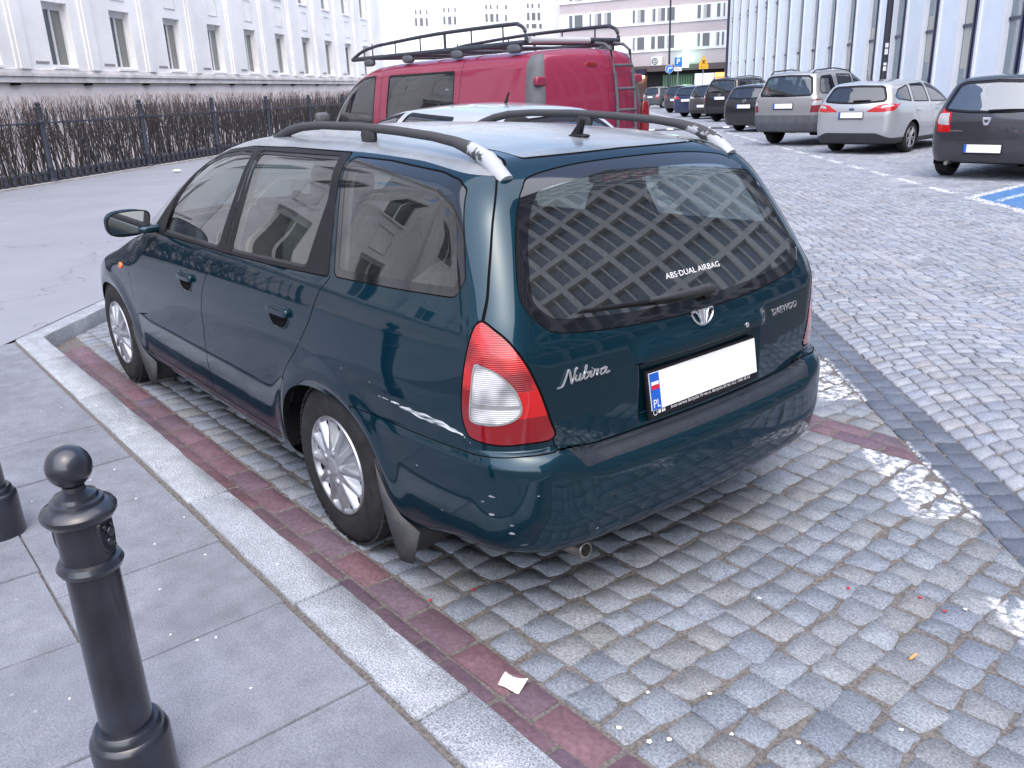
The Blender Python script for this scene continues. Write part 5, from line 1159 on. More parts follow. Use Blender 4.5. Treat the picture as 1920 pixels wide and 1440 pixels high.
def estate_details():
    root = ESTATE
    for cx, yy in ((0., .722), (2.57, .732)):
        for sg in (1, -1): wheel(root, cx, sg*yy, .297, .186, .185, sg, 'hubcap')
    for cx, yy in ((0., .70), (2.57, .70)):
        b = MB(); b.tube([(cx, -yy, .30), (cx, yy, .30)], .03, 8); b.build('axle', M_UNDER, root)
    # mud flaps
    for cx, tall in ((0., 1), (2.57, 1)):
        for sg in (1, -1):
            pr = [(-.325, .43, .832), (-.345, .36, .835), (-.365, .27, .83), (-.385, .17, .815), (-.375, .085, .80)]
            V = []
            for px, pz, py in pr:
                wdt = .23*min(1, (.46-pz)/.20)**.7
                for u in (0, .12, .3, .6, 1): V.append((cx+px-.02*math.sin(u*3.1)+(.0 if u else .012), sg*(py-wdt*u), pz+.012*u))
            F = [(i*5+j, i*5+j+1, i*5+j+6, i*5+j+5) for i in range(4) for j in range(4)]
            b = MB().add(V, F); o = b.build('mud_flap', M_FLAP, root, smooth=True, auto=3)
            md = o.modifiers.new('t', 'SOLIDIFY'); md.thickness = .006
            w = MB(); # flared wedge that joins flap to body
            ld = [(-.320, .425, .838), (-.340, .34, .843), (-.360, .22, .834), (-.380, .10, .818), (-.386, .078, .812)]; tr = [(-.326, .41, .838), (-.372, .315, .830), (-.415, .255, .815), (-.490, .218, .795), (-.440, .082, .800)]
            w.add([(cx+a, sg*c_, b_) for a, b_, c_ in ld+tr], [(i, i+1, i+6, i+5) for i in range(4)]); o2 = w.build('flap_wing', M_FLAP, o, smooth=True, auto=3); md = o2.modifiers.new('t', 'SOLIDIFY'); md.thickness = .005
    # door handles
    for sg in (1, -1):
        for hx, hz in ((1.235, .795), (.285, .803)):
            q, n = NUB.hit((hx, sg*1.2, hz), (0, -sg, 0)); M = surf_frame(q, n)
            d = MB()
            pts = [(-.085, .034), (-.06, .040), (.065, .040), (.088, .030), (.088, .0), (.060, -.034), (.02, -.044), (-.05, -.036), (-.088, -.005)]
            pts = smooth_loop(pts, 4); n_ = len(pts)
            V = [tuple(M@Vector((a, b, .0015))) for a, b in pts]+[tuple(M@Vector((a*.90, b*.86, .004))) for a, b in pts]
            F = [(i, (i+1) % n_, (i+1) % n_+n_, i+n_) for i in range(n_)]; d.add(V, F); o = d.build('door_handle', M_TEAL, root, smooth=True)
            c = MB(); c.add([tuple(M@Vector((a*.89, b*.84, .0022))) for a, b in pts], [tuple(range(n_))]); c.build('handle_cup', M_GAP, o)
            g = MB(); g.add(*rbox((0, 0, 0), (.172, .034, .022), 5)); gv = [tuple(M@Vector((p[0], p[1]+.020, p[2]+.008))) for p in g.v]; MB().add(gv, g.f).build('grip', M_TEAL, o, smooth=True, auto=3)
        # side repeater, mirror
        q, n = NUB.hit((2.255, sg*1.2, .735), (0, -sg, 0)); M = surf_frame(q, n); b = MB(); b.add(*rbox((0, 0, 0), (.052, .036, .022), 2.4)); MB().add([tuple(M@Vector(p)) for p in b.v], b.f).build('side_repeater', M_AMBER, root, smooth=True, auto=3)
        mx, my, mz = 1.68, sg*.925, 1.025
        R = Matrix.Rotation(sg*.10, 3, 'Z')@Matrix.Rotation(-.06, 3, 'Y'); b = MB(); V, F = rbox((0, 0, 0), (.115, .20, .122), 3.0, 28, 16)
        V2 = []
        for p in V:
            k = p[0]/.0575; s_ = 1-.22*max(0, k); V2.append(tuple(Vector((mx, my, mz))+R@Vector((p[0] if p[0] > -.030 else -.030, p[1]*s_, p[2]*s_+.006*k))))
        mo = MB().add(V2, F).build('door_mirror', M_TEAL, root, smooth=True, auto=1.0)
        pts = smooth_loop([(-.085, .045), (.05, .050), (.092, .02), (.088, -.035), (.05, -.046), (-.06, -.046), (-.092, -.01)], 4)
        MB().add([tuple(Vector((mx, my, mz))+R@Vector((-.0315, a*1.07, b_*1.10))) for a, b_ in pts*np.array([sg, 1])], [tuple(range(len(pts)))]).build('mirror_rim', M_BLACK, mo)
        MB().add([tuple(Vector((mx, my, mz))+R@Vector((-.0335, a, b_))) for a, b_ in pts*np.array([sg, 1])], [tuple(range(len(pts)))]).build('mirror_glass', M_MIRROR, mo)
        b = MB(); b.add(*rbox((1.665, sg*.825, .985), (.085, .115, .038), 3.2)); b.build('mirror_arm', M_TEAL, mo, smooth=True)
        sail = MB(); sp = [(1.71, .972), (1.545, .978), (1.49, 1.135), (1.53, 1.13)]
        sp = [NUB.hit((a, sg*1.2, b_), (0, -sg, 0)) for a, b_ in sp]; sail.add([tuple(q+n*.004) for q, n in sp], [(0, 1, 2, 3)]); sail.build('mirror_sail', M_BLACK, root)
        # roof rail: tube that rises from its foot, runs level, and comes down to a broad foot behind
        yr = sg*.515
        def rz(x, y=yr): return NUB.hit((x, y, 2), (0, 0, -1))[0][2]
        P = []
        for x, h in ((.83, -.008), (.77, .004), (.69, .022), (.58, .038), (.42, .044), (.15, .045), (-.1, .045), (-.3, .044), (-.42, .040), (-.50, .030), (-.575, .014), (-.65, -.012)): P.append((x, yr-sg*.0*x, rz(x)+h))
        b = MB(); b.tube(P, [.014, .018, .018, .016, .0148, .0148, .0148, .0148, .0165, .021, .026, .026], 12); rail = b.build('roof_rail', M_PEEL, root, smooth=True)
        b = MB(); z0 = rz(.10); b.add(*rbox((.085, yr, z0+.016), (.085, .030, .052), 3)); b.build('rail_foot', M_PLASTIC, rail, smooth=True, auto=3)
    # aerial
    q, n = NUB.hit((-.415, 0, 2), (0, 0, -1)); b = MB(); b.add(*rbox((q[0], 0, q[2]+.002), (.085, .05, .014), 2.5)); b.tube([(q[0]+.012, 0, q[2]), (q[0]-.006, 0, q[2]+.03), (q[0]-.020, 0, q[2]+.056)], [.022, .014, .009], 12); b.build('aerial', M_BLACK, root, smooth=True)
    # rear wiper
    p0, n0 = NUB.hit((-3, -.04, .925), (1, 0, 0)); p1, n1 = NUB.hit((-3, .225, .938), (1, 0, 0)); p2, n2 = NUB.hit((-3, .47, .952), (1, 0, 0)); pm, nm = NUB.hit((-3, -.02, .930), (1, 0, 0))
    b = MB(); b.tube([p0+n0*.004, p0+n0*.034], .022, 14); b.tube([p0+n0*.030, pm+nm*.034, (p0*.55+p1*.45)+n1*.034, p1+n1*.022], [.013, .015, .012, .006], 10); wp = b.build('rear_wiper', M_PLASTIC, TAILGATE, smooth=True)
    b = MB(); q_, nq = NUB.hit((-3, .06, .932), (1, 0, 0)); b.tube([q_+nq*.010, p1+n1*.010, p2+n2*.010], [.005, .007, .004], 6); b.tube([q_+nq*.003, p1+n1*.003, p2+n2*.003], [.002, .002, .002], 4); b.build('wiper_blade', M_BLACK, wp)
    # badge: crown-shaped ring
    q, n = NUB.hit((-3, .008, .860), (1, 0, 0)); M = surf_frame(q+n*.001, n)
    b = MB(); arc = [(-.050, .020)]+[(-.050*math.cos(t)*1., .020-.044*math.sin(t)) for t in np.linspace(0, math.pi, 16)[1:-1]]+[(.050, .020)]
    b.tube([M@Vector((a, c_, .004)) for a, c_ in arc], .0042, 8)
    b.tube([M@Vector((a, c_, .004)) for a, c_ in [(-.050, .020), (-.035, .022), (-.022, .012), (-.014, -.008), (-.008, -.024)]], [.004, .004, .004, .003, .002], 8)
    b.tube([M@Vector((a, c_, .004)) for a, c_ in [(.050, .020), (.035, .022), (.022, .012), (.014, -.008), (.008, -.024)]], [.004, .004, .004, .003, .002], 8)
    for k in (-1, 0, 1): b.tube([M@Vector((k*.012, .021, .004)), M@Vector((k*.004, -.024, .004))], [.0048, .0028], 8)
    b.tube([M@Vector((-.022, .021, .004)), M@Vector((.022, .021, .004))], .003, 6)
    b.build('badge', M_LETTER, TAILGATE, smooth=True)
    # script lettering, stroke by stroke
    q, n = NUB.hit((-3, .502, .790), (1, 0, 0)); M = surf_frame(q+n*.001, n)
    S_ = [[(-.98, -.46), (-.80, -.42), (-.70, -.10), (-.60, .42), (-.56, .46), (-.53, .30), (-.48, -.28), (-.45, -.34), (-.40, -.05), (-.33, .40), (-.26, .50)],
          [(-.30, .08), (-.33, -.16), (-.30, -.28), (-.22, -.24), (-.15, .08), (-.19, -.20), (-.15, -.29), (-.08, -.20)],
          [(-.08, -.20), (.02, .15), (.07, .46), (.03, .40), (-.02, -.10), (0., -.27), (.08, -.28), (.14, -.10), (.12, .06), (.05, .02)],
          [(.14, -.04), (.24, .06), (.21, -.20), (.25, -.28), (.32, -.18)], [(.265, .22), (.275, .25)],
          [(.32, -.18), (.38, .10), (.41, .02), (.50, .07), (.46, -.10), (.45, -.27)],
          [(.82, .04), (.74, .10), (.62, .02), (.58, -.20), (.63, -.28), (.72, -.20), (.80, .06), (.78, -.20), (.82, -.28), (.92, -.20)]]
    b = MB()
    for st in S_:
        pts = smooth_open(st); b.tube([M@Vector((a*.098+.12*c_*.04, c_*.046, .003)) for a, c_ in pts], .0034, 6)
    b.build('script_lettering', M_LETTER, TAILGATE, smooth=True)
    q, n = NUB.hit((-3, -.458, .797), (1, 0, 0)); text_obj('brand_lettering', 'DAEWOO', .034, M_LETTER, surf_frame(q+n*.001, n), TAILGATE, extrude=.0008, width=.165)
    # sticker in the window
    q, n = NUB.hit((-3, -.02, .992), (1, 0, 0)); text_obj('window_sticker', 'ABS\u00b7DUAL AIRBAG', .026, M_TEXTW, surf_frame(q+n*.0012, n), TAILGATE, width=.26)
    # plate, its holder with the garage's line of print
    q, n = NUB.hit((-3, 0, .685), (1, 0, 0)); n = Vector((-1, 0, .16)).normalized(); q = Vector(q)+Vector((-.010, 0, -.008)); M = surf_frame(q, n)
    pl = plate(TAILGATE, M); 
    f = MB(); f.box((-.24, .025, .0165), (.032, .010, .001), M=M); f.build('flag_white', M_TEXTW, pl); f = MB(); f.box((-.24, .013, .0165), (.032, .013, .001), M=M); f.build('flag_red', simple('flag_red', (.6, .01, .02), .5), pl)
    text_obj('country_code', 'PL', .036, M_TEXTW, M@Matrix.Translation((-.24, -.038, .0166)), pl, width=.030)
    text_obj('holder_print', 'Auto-Serwis Bartycka W-wa ul. Bartycka 83 tel. 022 / 840 38 53', .016, M_TEXTW, M@Matrix.Translation((.025, -.0655, .0106)), pl, width=.40)
    b = MB(); b.lathe([(.0068, 0), (.0088, .0)], 16, (0, 0, 0)); MB().add([tuple(M@Vector((p[0]-.245, p[1]-.0655, .0106))) for p in b.v], b.f).build('holder_logo', M_TEXTW, pl)
    b = MB(); 
    for k, (a, w_) in enumerate(((-.226, .012), (-.212, .008), (-.203, .006))): b.box((a, -.0655, .0104), (w_*.9, .010, .0006), M=M)
    b.build('holder_mark', M_TEXTW, pl)
    # lock button on the brow
    q, n = NUB.hit((-3, -.185, .80), (1, 0, 0)); M2 = surf_frame(q+n*.001, n); b = MB(); b.lathe([(.009, 0), (.0085, .003), (.003, .0035), (0, .0035)], 16); MB().add([tuple(M2@Vector(p)) for p in b.v], b.f).build('gate_lock', M_LETTER, TAILGATE, smooth=True)
    # exhaust and rear underside
    b = MB(); b.lathe([(.020, .0), (.024, 0), (.026, -.002), (.026, -.30), (.0, -.30)], 20, (0, 0, 0), 'x'); M3 = Matrix.Translation((-.915, .47, .205))@Matrix.Rotation(math.pi, 4, 'Z')@Matrix.Rotation(-.12, 4, 'Y')
    b2 = MB(); b2.add([tuple(M3@Vector(p)) for p in b.v], b.f); b2.build('exhaust_pipe', M_EXH, root, smooth=True)
    b = MB(); b.add(*rbox((-.45, .42, .215), (.50, .30, .14), 3)); b.build('silencer', M_UNDER, root, smooth=True, auto=3)
    rc = random.Random(2)      # stone chips and knocks round the rear corner
    for u, v, r in ((922, 931, .009), (921, 964, .010), (961, 1000, .009), (782, 872, .005), (829, 956, .004), (693, 716, .004), (959, 985, .006), (640, 690, .004), (1010, 930, .005), (905, 940, .005), (560, 640, .005), (1120, 990, .006), (470, 610, .004)):
        q, n = NUB.hit(CAM, ray(u, v), 8.)
        if np.linalg.norm(q-CAM) < .5: continue
        M = surf_frame(q+n*.0008, n); k = 7; MB().add([tuple(M@Vector((r*rc.uniform(.6, 1.5)*math.cos(2*math.pi*i/k), r*.45*rc.uniform(.5, 1.2)*math.sin(2*math.pi*i/k), 0))) for i in range(k)], [tuple(range(k))]).build('paint_chip', M_CHIPS, root)
    # cabin
    b = MB(); b.span((-.85, -.70, .36), (2.0, .70, .42)); b.span((1.62, -.68, .42), (2.0, .68, .86)); b.build('cabin_floor', M_DARKINT, root)
    b = MB(); b.add(*rbox((1.78, 0, .86), (.50, 1.38, .22), 4, 28, 14)); b.add(*rbox((1.50, .36, .98), (.16, .34, .08), 3)); b.build('dashboard', simple('dash_grey', (.07, .068, .065), .8), root, smooth=True, auto=3)
    b = MB(); 
    R = Matrix.Translation((1.36, .36, .93))@Matrix.Rotation(-1.05, 4, 'Y'); b.tube([R@Vector((.18*math.cos(t), .18*math.sin(t), 0)) for t in np.linspace(0, 2*math.pi, 33)], .014, 8)
    b.tube([R@Vector((-.17, 0, 0)), R@Vector((.17, 0, 0))], .018, 6); b.tube([R@Vector((0, -.17, 0)), R@Vector((0, .17, 0))], .018, 6); b.build('steering_wheel', M_BLACK, root, smooth=True)
    for sg in (1, -1): seat(root, 1.02, sg*.37, .52, .50, M_CLOTH)
    seat(root, .15, 0, .52, 1.24, M_CLOTH, 'rear_bench', back=.52, tilt=.35)
    b = MB(); b.span((-.80, -.62, .55), (-.12, .62, .58)); b.build('load_floor', M_DARKINT, root)
    b = MB(); b.span((.95, -.02, .55), (1.03, .02, .9)); 
    b = MB(); b.box((1.12, 0, 1.27), (.03, .22, .065)); b.build('rear_view_mirror', M_BLACK, root, bevel=.01)
    b = MB(); b.box((-.625, 0, 1.275), (.03, .30, .035)); bl = b.build('brake_lamp', M_BLACK, root, bevel=.006)
    b = MB(); [b.box((-.645, k*.065, 1.272), (.012, .042, .02)) for k in (-1.5, -.5, .5, 1.5)]; b.build('lamp_lens', M_REDLENS3, bl)
def smooth_open(P, n=6):
    P = np.array(P, float); Q = np.vstack([2*P[0]-P[1], P, 2*P[-1]-P[-2]]); out = []
    for i in range(1, len(Q)-2):
        for j in range(n):
            t = j/n; p0, p1, p2, p3 = Q[i-1], Q[i], Q[i+1], Q[i+2]
            out.append(.5*((2*p1)+(-p0+p2)*t+(2*p0-5*p1+4*p2-p3)*t*t+(-p0+3*p1-3*p2+p3)*t**3))
    out.append(P[-1]); return np.array(out)
estate_details()
# ------------------------------------------------------------------ the other parked cars
def build_car(name, label, cat, loc, heading, sp, step=.05, group=None, detail=0):
    root = empty(name, (loc[0], loc[1], 0), heading, label, cat, group); k = dict(sp['body']); B = Body(**k); pm = sp['paint']
    xr, xf = sp['ext']; zt = sp['H']; hw = sp['hw']; zb = k.get('zb', .2)
    xs = np.arange(xr-.05, xf+.06, step); ys = np.linspace(-hw-.03, hw+.03, int(2*hw/step)+1); zs = np.arange(zb-.06, zt+.08, step*.8)
    S = B.solve(xs, ys, zs, (xr+.55, xf-.9, zb+.28, min(.85, zt*.55))); gaps = []
    u, S = S.split(lambda x, y, z: z-zb-.02); u.build('underbody', M_UNDER, root)
    wb, wr = sp['wb'], sp['wr']; ar = sp.get('arch', wr+.045)
    for cx in (0., wb):
        _, S = S.split(lambda x, y, z: np.maximum(np.hypot(x-cx, z-wr)-ar, .5*hw-np.abs(y)))
        for sg in (1, -1):
            V = []; F = []; n = 20
            for i in range(n+1):
                a = math.pi*1.2*i/n-.1*math.pi; px, pz = cx+ar*math.cos(a), wr+ar*math.sin(a); q = B.hit((px, sg*2., max(pz, zb+.06)), (0, -sg, 0), 3.)[0][1]
                V += [(px, q, pz), (px, sg*.45*hw, pz)]
            MB().add(V, [(2*i, 2*i+1, 2*i+3, 2*i+2) for i in range(n)]).build('wheel_arch', M_UNDER, root, smooth=True)
            wheel(root, cx, sg*sp['track'], wr, sp['rim'], .20, sg, sp.get('wheel', 'plain'), 0)
    gm = sp.get('glass', M_GLASSD)
    for poly in sp['side']:
        f = sdpoly(poly, .03)
        for sg in (1, -1):
            fn = lambda x, y, z: np.maximum(f(x, z), .3-sg*y); g, S = S.split(fn); pane, rim = g.split(lambda x, y, z: f(x, z)+.025); pane.build('side_window', gm, root, -.004); rim.build('window_trim', M_BLACK, root, .0)
    if sp.get('pillar'):
        f = sdpoly(sp['pillar'], .02)
        for sg in (1, -1): g, S = S.split(lambda x, y, z: np.maximum(f(x, z), .3-sg*y)); g.build('pillar_trim', M_BLACK, root)
    if sp.get('rear'):
        h = sp['rear']; f = sdpoly(h+[(-a, b) for a, b in h[-2 if h[-1][0] == 0 else -1:0:-1]] if h[0][0] == 0 else h+[(-a, b) for a, b in h[::-1]], .035); lim = xr+.75
        g, S, gg = cut_gap(S, lambda x, y, z: np.maximum(f(y, z), x-lim), .012); gaps.append(gg); pane, rim = g.split(lambda x, y, z: f(y, z)+.03); pane.build('rear_window', gm, root, -.003); rim.build('window_trim', M_BLACK, root)
    for nm, poly, mat in sp.get('lamps', ()):
        f = sdpoly(poly, .008)
        for sg in (1, -1):
            g, S = S.split(lambda x, y, z: np.maximum(f(.8*x+.6*sg*y, z), np.maximum(.15-sg*y, x-xr-1.1))); g.build(nm, mat, root, .003)
    for zl, xl, mat in sp.get('bumper', ()):
        g, S = S.split(lambda x, y, z: np.maximum(z-zl(np.abs(y)) if callable(zl) else z-zl, x-xl)); g.build('rear_bumper', mat, root)
    if sp.get('cladding'):
        zc, mat = sp['cladding']; g, S = S.split(lambda x, y, z: z-zc); g.build('sill_cladding', mat, root)
    if sp.get('ws'):
        f = sdpoly(sp['ws']+[(a, -b) for a, b in sp['ws'][::-1]], .03); g, S = S.split(lambda x, y, z: np.maximum(f(x, y), sp.get('wsz', .95)-z)); g.build('windscreen', gm, root, -.003)
    if sp.get('gate'):
        h = sp['gate']; f = sdpoly(h+[(-a, b) for a, b in h[::-1]], .02); lim = xr+.8; G, S, gg = cut_gap(S, lambda x, y, z: np.maximum(f(y, z), x-lim), .010); gaps.append(gg); G.build('tailgate', pm, root)
    for cv in sp.get('doors', ()):
        c = pchip(cv); zz0, zz1 = min(p[0] for p in cv), max(p[0] for p in cv); A, Bq = S.split(lambda x, y, z: x-c(z)); gs, Bq = Bq.split(lambda x, y, z: np.maximum(x-c(z)-.008, np.maximum(np.maximum(zz0-z, z-zz1), .5-np.abs(y)))); gaps.append(gs); S = join_surf([A, Bq])
    S.build('body', pm, root)
    for g_ in gaps: g_.build('shut_line', M_GAP, root, -.001)
    inn, _ = S.split(lambda x, y, z: np.maximum(.6-z, x-xf+1.5)); inn.off(-.04).build('headlining', sp.get('inner', M_DARKINT), root)
    for pz, py, tilt in sp.get('plate', ()):
        q, n = B.hit((xr-1, py, pz), (1, 0, 0)); M = surf_frame(Vector(q)+Vector((-.006, 0, 0)), (-1, 0, tilt)); pl = plate(root, M)
    if sp.get('badge'):
        q, n = B.hit((xr-1, 0, sp['badge'][0]), (1, 0, 0)); sp['badge'][1](root, surf_frame(q+n*.003, n))
    if sp.get('wiper'):
        z, l = sp['wiper']; q, n = B.hit((xr-1, 0, z), (1, 0, 0)); q1, n1 = B.hit((xr-1, l, z+.02), (1, 0, 0)); b = MB(); b.tube([q+n*.02, q*.5+q1*.5+(n+n1)*.012, q1+n1*.01], [.018, .014, .007], 6); b.build('rear_wiper', M_BLACK, root, smooth=True)
    if sp.get('rails'):
        x0, x1, yr, h = sp['rails']
        for sg in (1, -1):
            P = [Vector((x, sg*yr, B.hit((x, sg*yr, 3), (0, 0, -1), 3)[0][2]+hh)) for x, hh in ((x0, 0), (x0+.12, h), ((x0+x1)/2, h*1.1), (x1-.12, h), (x1, 0))]; b = MB(); b.tube(P, .017, 6); b.build('roof_rail', M_PLASTIC, root, smooth=True)
    if sp.get('handles'):
        for hx, hz in sp['handles']:
            for sg in (1, -1):
                q, n = B.hit((hx, sg*2, hz), (0, -sg, 0), 3); M = surf_frame(q, n); b = MB(); V, F = rbox((0, 0, .012), (.20, .035, .03), 3, 12, 8); MB().add([tuple(M@Vector(p)) for p in V], F).build('door_handle', sp.get('handle_mat', pm), root, smooth=True, auto=3)
    if sp.get('aerial'):
        x = sp['aerial']; q = B.hit((x, 0, 3), (0, 0, -1), 3)[0]; b = MB(); b.tube([q, q+np.array([-.05, 0, .09])] if sp.get('fin') else [q, q+np.array([-.12, 0, .22])], [.016, .006] if sp.get('fin') else [.006, .003], 6); b.build('aerial', M_BLACK, root)
    if sp.get('mirrors'):
        x, z = sp['mirrors']
        for sg in (1, -1): b = MB(); b.add(*rbox((x, sg*(hw+.09), z), (.14, .22, .15), 3)); b.build('door_mirror', sp.get('mirror_mat', pm), root, smooth=True, auto=3)
    if sp.get('seats'):
        for x, y in sp['seats']: seat(root, x, y, sp.get('seat_z', .55), .5, sp.get('seat_mat', M_DARKINT))
    if sp.get('exhaust'):
        x, y = sp['exhaust']; b = MB(); b.tube([(x, y, zb+.0), (x+.3, y, zb+.02)], .03, 10); b.build('exhaust_pipe', M_EXH, root)
    return root, B
def car_p(n, c, metal=.5, rough=.35, dirt_sheen=.12): return paint(n, c, metal, rough, dirt_sheen=dirt_sheen)
def silver_badge(root, M): b = MB(); b.add(*rbox((0, 0, 0), (.13, .055, .012), 2.2, 16, 8)); MB().add([tuple(M@Vector(p)) for p in b.v], b.f).build('badge', simple('badge_navy', (.03, .05, .12), .3, coat=1) if 'badge_navy' not in MATS else MATS['badge_navy'], root, smooth=True)
def shield_badge(root, M):
    pts = [(-.062, .055), (.062, .055), (.055, 0), (.03, -.06), (-.03, -.06), (-.055, 0)]; b = MB(); b.add([tuple(M@Vector((x, y, .002))) for x, y in pts]+[tuple(M@Vector((x*.85, y*.85, .010))) for x, y in pts], [(i, (i+1) % 6, (i+1) % 6+6, i+6) for i in range(6)]+[tuple(range(6, 12))]); o = b.build('badge', M_LETTER, root)
    p2 = [(-.034, .022), (.034, .022), (.030, .004), (.012, -.022), (-.012, -.022), (-.030, .004)]; b = MB(); b.add([tuple(M@Vector((x, y, .012))) for x, y in p2], [tuple(range(6))]); b.build('badge_inlay', M_PLASTIC, o)
def ring_badge(root, M):
    b = MB(); b.tube([M@Vector((.05*math.cos(t), .042*math.sin(t), .004)) for t in np.linspace(0, 2*math.pi, 21)], .006, 6); b.build('badge', M_LETTER, root)
WAGON = dict(
    body=dict(T=[(-1.25, 1.28), (-.95, 1.39), (-.6, 1.445), (-.2, 1.472), (.4, 1.488), (.9, 1.470), (1.25, 1.42), (1.6, 1.30), (2.0, 1.09), (2.2, 1.0), (2.5, .95), (3.0, .85), (3.3, .73), (3.6, .5)],
        R=[(.1, -.82), (.25, -.94), (.5, -1.0), (.75, -1.0), (.9, -.985), (1.0, -.955), (1.1, -.90), (1.25, -.81), (1.38, -.73), (1.42, -.69), (1.6, -.5)],
        F=[(.1, 3.3), (.3, 3.45), (.5, 3.5), (.65, 3.48), (.8, 3.3), (1.2, 2.5)], W=[(.1, .76), (.3, .875), (.6, .905), (.8, .90), (.93, .88), (1.02, .845), (1.2, .77), (1.35, .70), (1.5, .62)],
        plan=[(-1.2, .16), (-.9, .07), (-.5, .02), (0, 0), (2, 0), (2.7, .03), (3.1, .09), (3.5, .25)], rc=.13, fc=.3, ws=.15, crown=.045, kt=.14, kr=.18, kf=.3, zb=.20),
    ext=(-1.08, 3.55), H=1.50, hw=.93, wb=2.65, wr=.315, rim=.215, track=.77, wheel='alloy',
    side=[[(-.05, 1.03), (-.60, 1.085), (-.70, 1.14), (-.52, 1.29), (-.05, 1.375)], [(.03, 1.025), (.78, 1.005), (.72, 1.40), (.08, 1.385)], [(.86, 1.0), (1.90, .995), (1.6, 1.18), (1.25, 1.33), (.82, 1.40)]],
    rear=[(0, 1.375), (.48, 1.36), (.55, 1.33), (.64, 1.15), (.655, 1.09), (.62, 1.06), (.3, 1.035), (0, 1.025)],
    ws=[(2.1, 0), (2.02, .6), (1.4, .58), (1.27, 0)], gate=[(0, 1.42), (.55, 1.39), (.64, 1.15), (.70, 1.05), (.66, .90), (.64, .62), (.60, .54), (0, .53)], doors=[[(.25, .43), (.5, .42), (.7, .20), (.98, 0.)], [(.25, 1.1), (.98, .82)]],
    bumper=[(lambda y: .44-.10*sstep(.5, .85, y), -.25, M_PLASTIC)], cladding=(.31, M_PLASTIC), plate=[(.80, 0, .05)], handles=[(.20, .86), (1.15, .86)], mirrors=(1.72, 1.03), seats=[(1.0, .37), (1.0, -.37), (.15, .37), (.15, -.37)], aerial=-.35)
WAGON['lamps'] = [('lamp_lens', [(-.40, .925), (-.26, .955), (-.13, .975), (-.20, 1.0), (-.35, .985)], M_CLEARLENS), ('tail_lamp', [(-.60, .865), (-.42, .99), (-.28, 1.02), (-.02, 1.0), (.06, 1.015), (-.06, .94), (-.16, .88), (-.4, .855)], M_REDLENS3)]
SUV = dict(
    body=dict(T=[(-1.25, 1.60), (-.9, 1.70), (-.5, 1.745), (.3, 1.775), (.9, 1.755), (1.2, 1.71), (1.5, 1.56), (1.85, 1.31), (2.05, 1.19), (2.4, 1.15), (2.9, 1.09), (3.3, .98), (3.5, .8), (3.7, .6)],
        R=[(.2, -.80), (.4, -.95), (.6, -1.0), (.9, -1.0), (1.1, -.985), (1.2, -.955), (1.45, -.86), (1.65, -.77), (1.72, -.73), (1.9, -.5)],
        F=[(.2, 3.3), (.5, 3.5), (.8, 3.5), (1.0, 3.35), (1.3, 2.5)], W=[(.2, .80), (.4, .89), (.6, .92), (.95, .912), (1.1, .89), (1.2, .85), (1.45, .765), (1.65, .70), (1.8, .63)],
        plan=[(-1.2, .13), (-.9, .05), (-.5, .015), (0, 0), (2, 0), (2.8, .03), (3.2, .10), (3.6, .3)], rc=.09, fc=.25, ws=.15, crown=.05, kt=.14, kr=.16, kf=.3, zb=.32),
    ext=(-1.06, 3.55), H=1.79, hw=.94, wb=2.82, wr=.365, rim=.23, track=.78, wheel='alloy',
    side=[[(.0, 1.20), (-.66, 1.21), (-.74, 1.27), (-.62, 1.56), (-.52, 1.62), (-.10, 1.645)], [(.12, 1.20), (.85, 1.19), (.80, 1.65), (.12, 1.655)], [(.92, 1.19), (1.80, 1.18), (1.55, 1.42), (1.25, 1.63), (.88, 1.65)]],
    rear=[(0, 1.645), (.50, 1.63), (.60, 1.58), (.70, 1.24), (.67, 1.18), (0, 1.165)], ws=[(2.0, 0), (1.92, .6), (1.45, .58), (1.30, 0)], wsz=1.1, gate=[(0, 1.69), (.58, 1.64), (.68, 1.3), (.72, 1.15), (.68, .76), (0, .74)],
    bumper=[(.735, -.52, simple('grey_bumper', (.095, .10, .115), .6, noise=.15, nscale=6))], plate=[(.95, 0, .0)], rails=(-.70, 1.15, .56, .05), seats=[(1.1, .37), (1.1, -.37), (.2, .37), (.2, -.37)], seat_z=.75, handles=[(.30, 1.03), (1.2, 1.03)], mirrors=(1.68, 1.22), doors=[[(.35, .50), (.7, .35), (1.15, .06)], [(.35, 1.15), (1.15, .89)]], cladding=(.52, MATS['grey_bumper']), wiper=(1.20, .4))
SUV['lamps'] = [('lamp_lens', [(-.33, .955), (-.08, .965), (-.06, 1.07), (-.30, 1.06)], M_CLEARLENS), ('tail_lamp', [(-.345, .80), (-.06, .80), (-.02, 1.0), (-.06, 1.10), (-.31, 1.09)], simple('smoked_red_lens', (.19, .02, .03), .2, coat=1))]
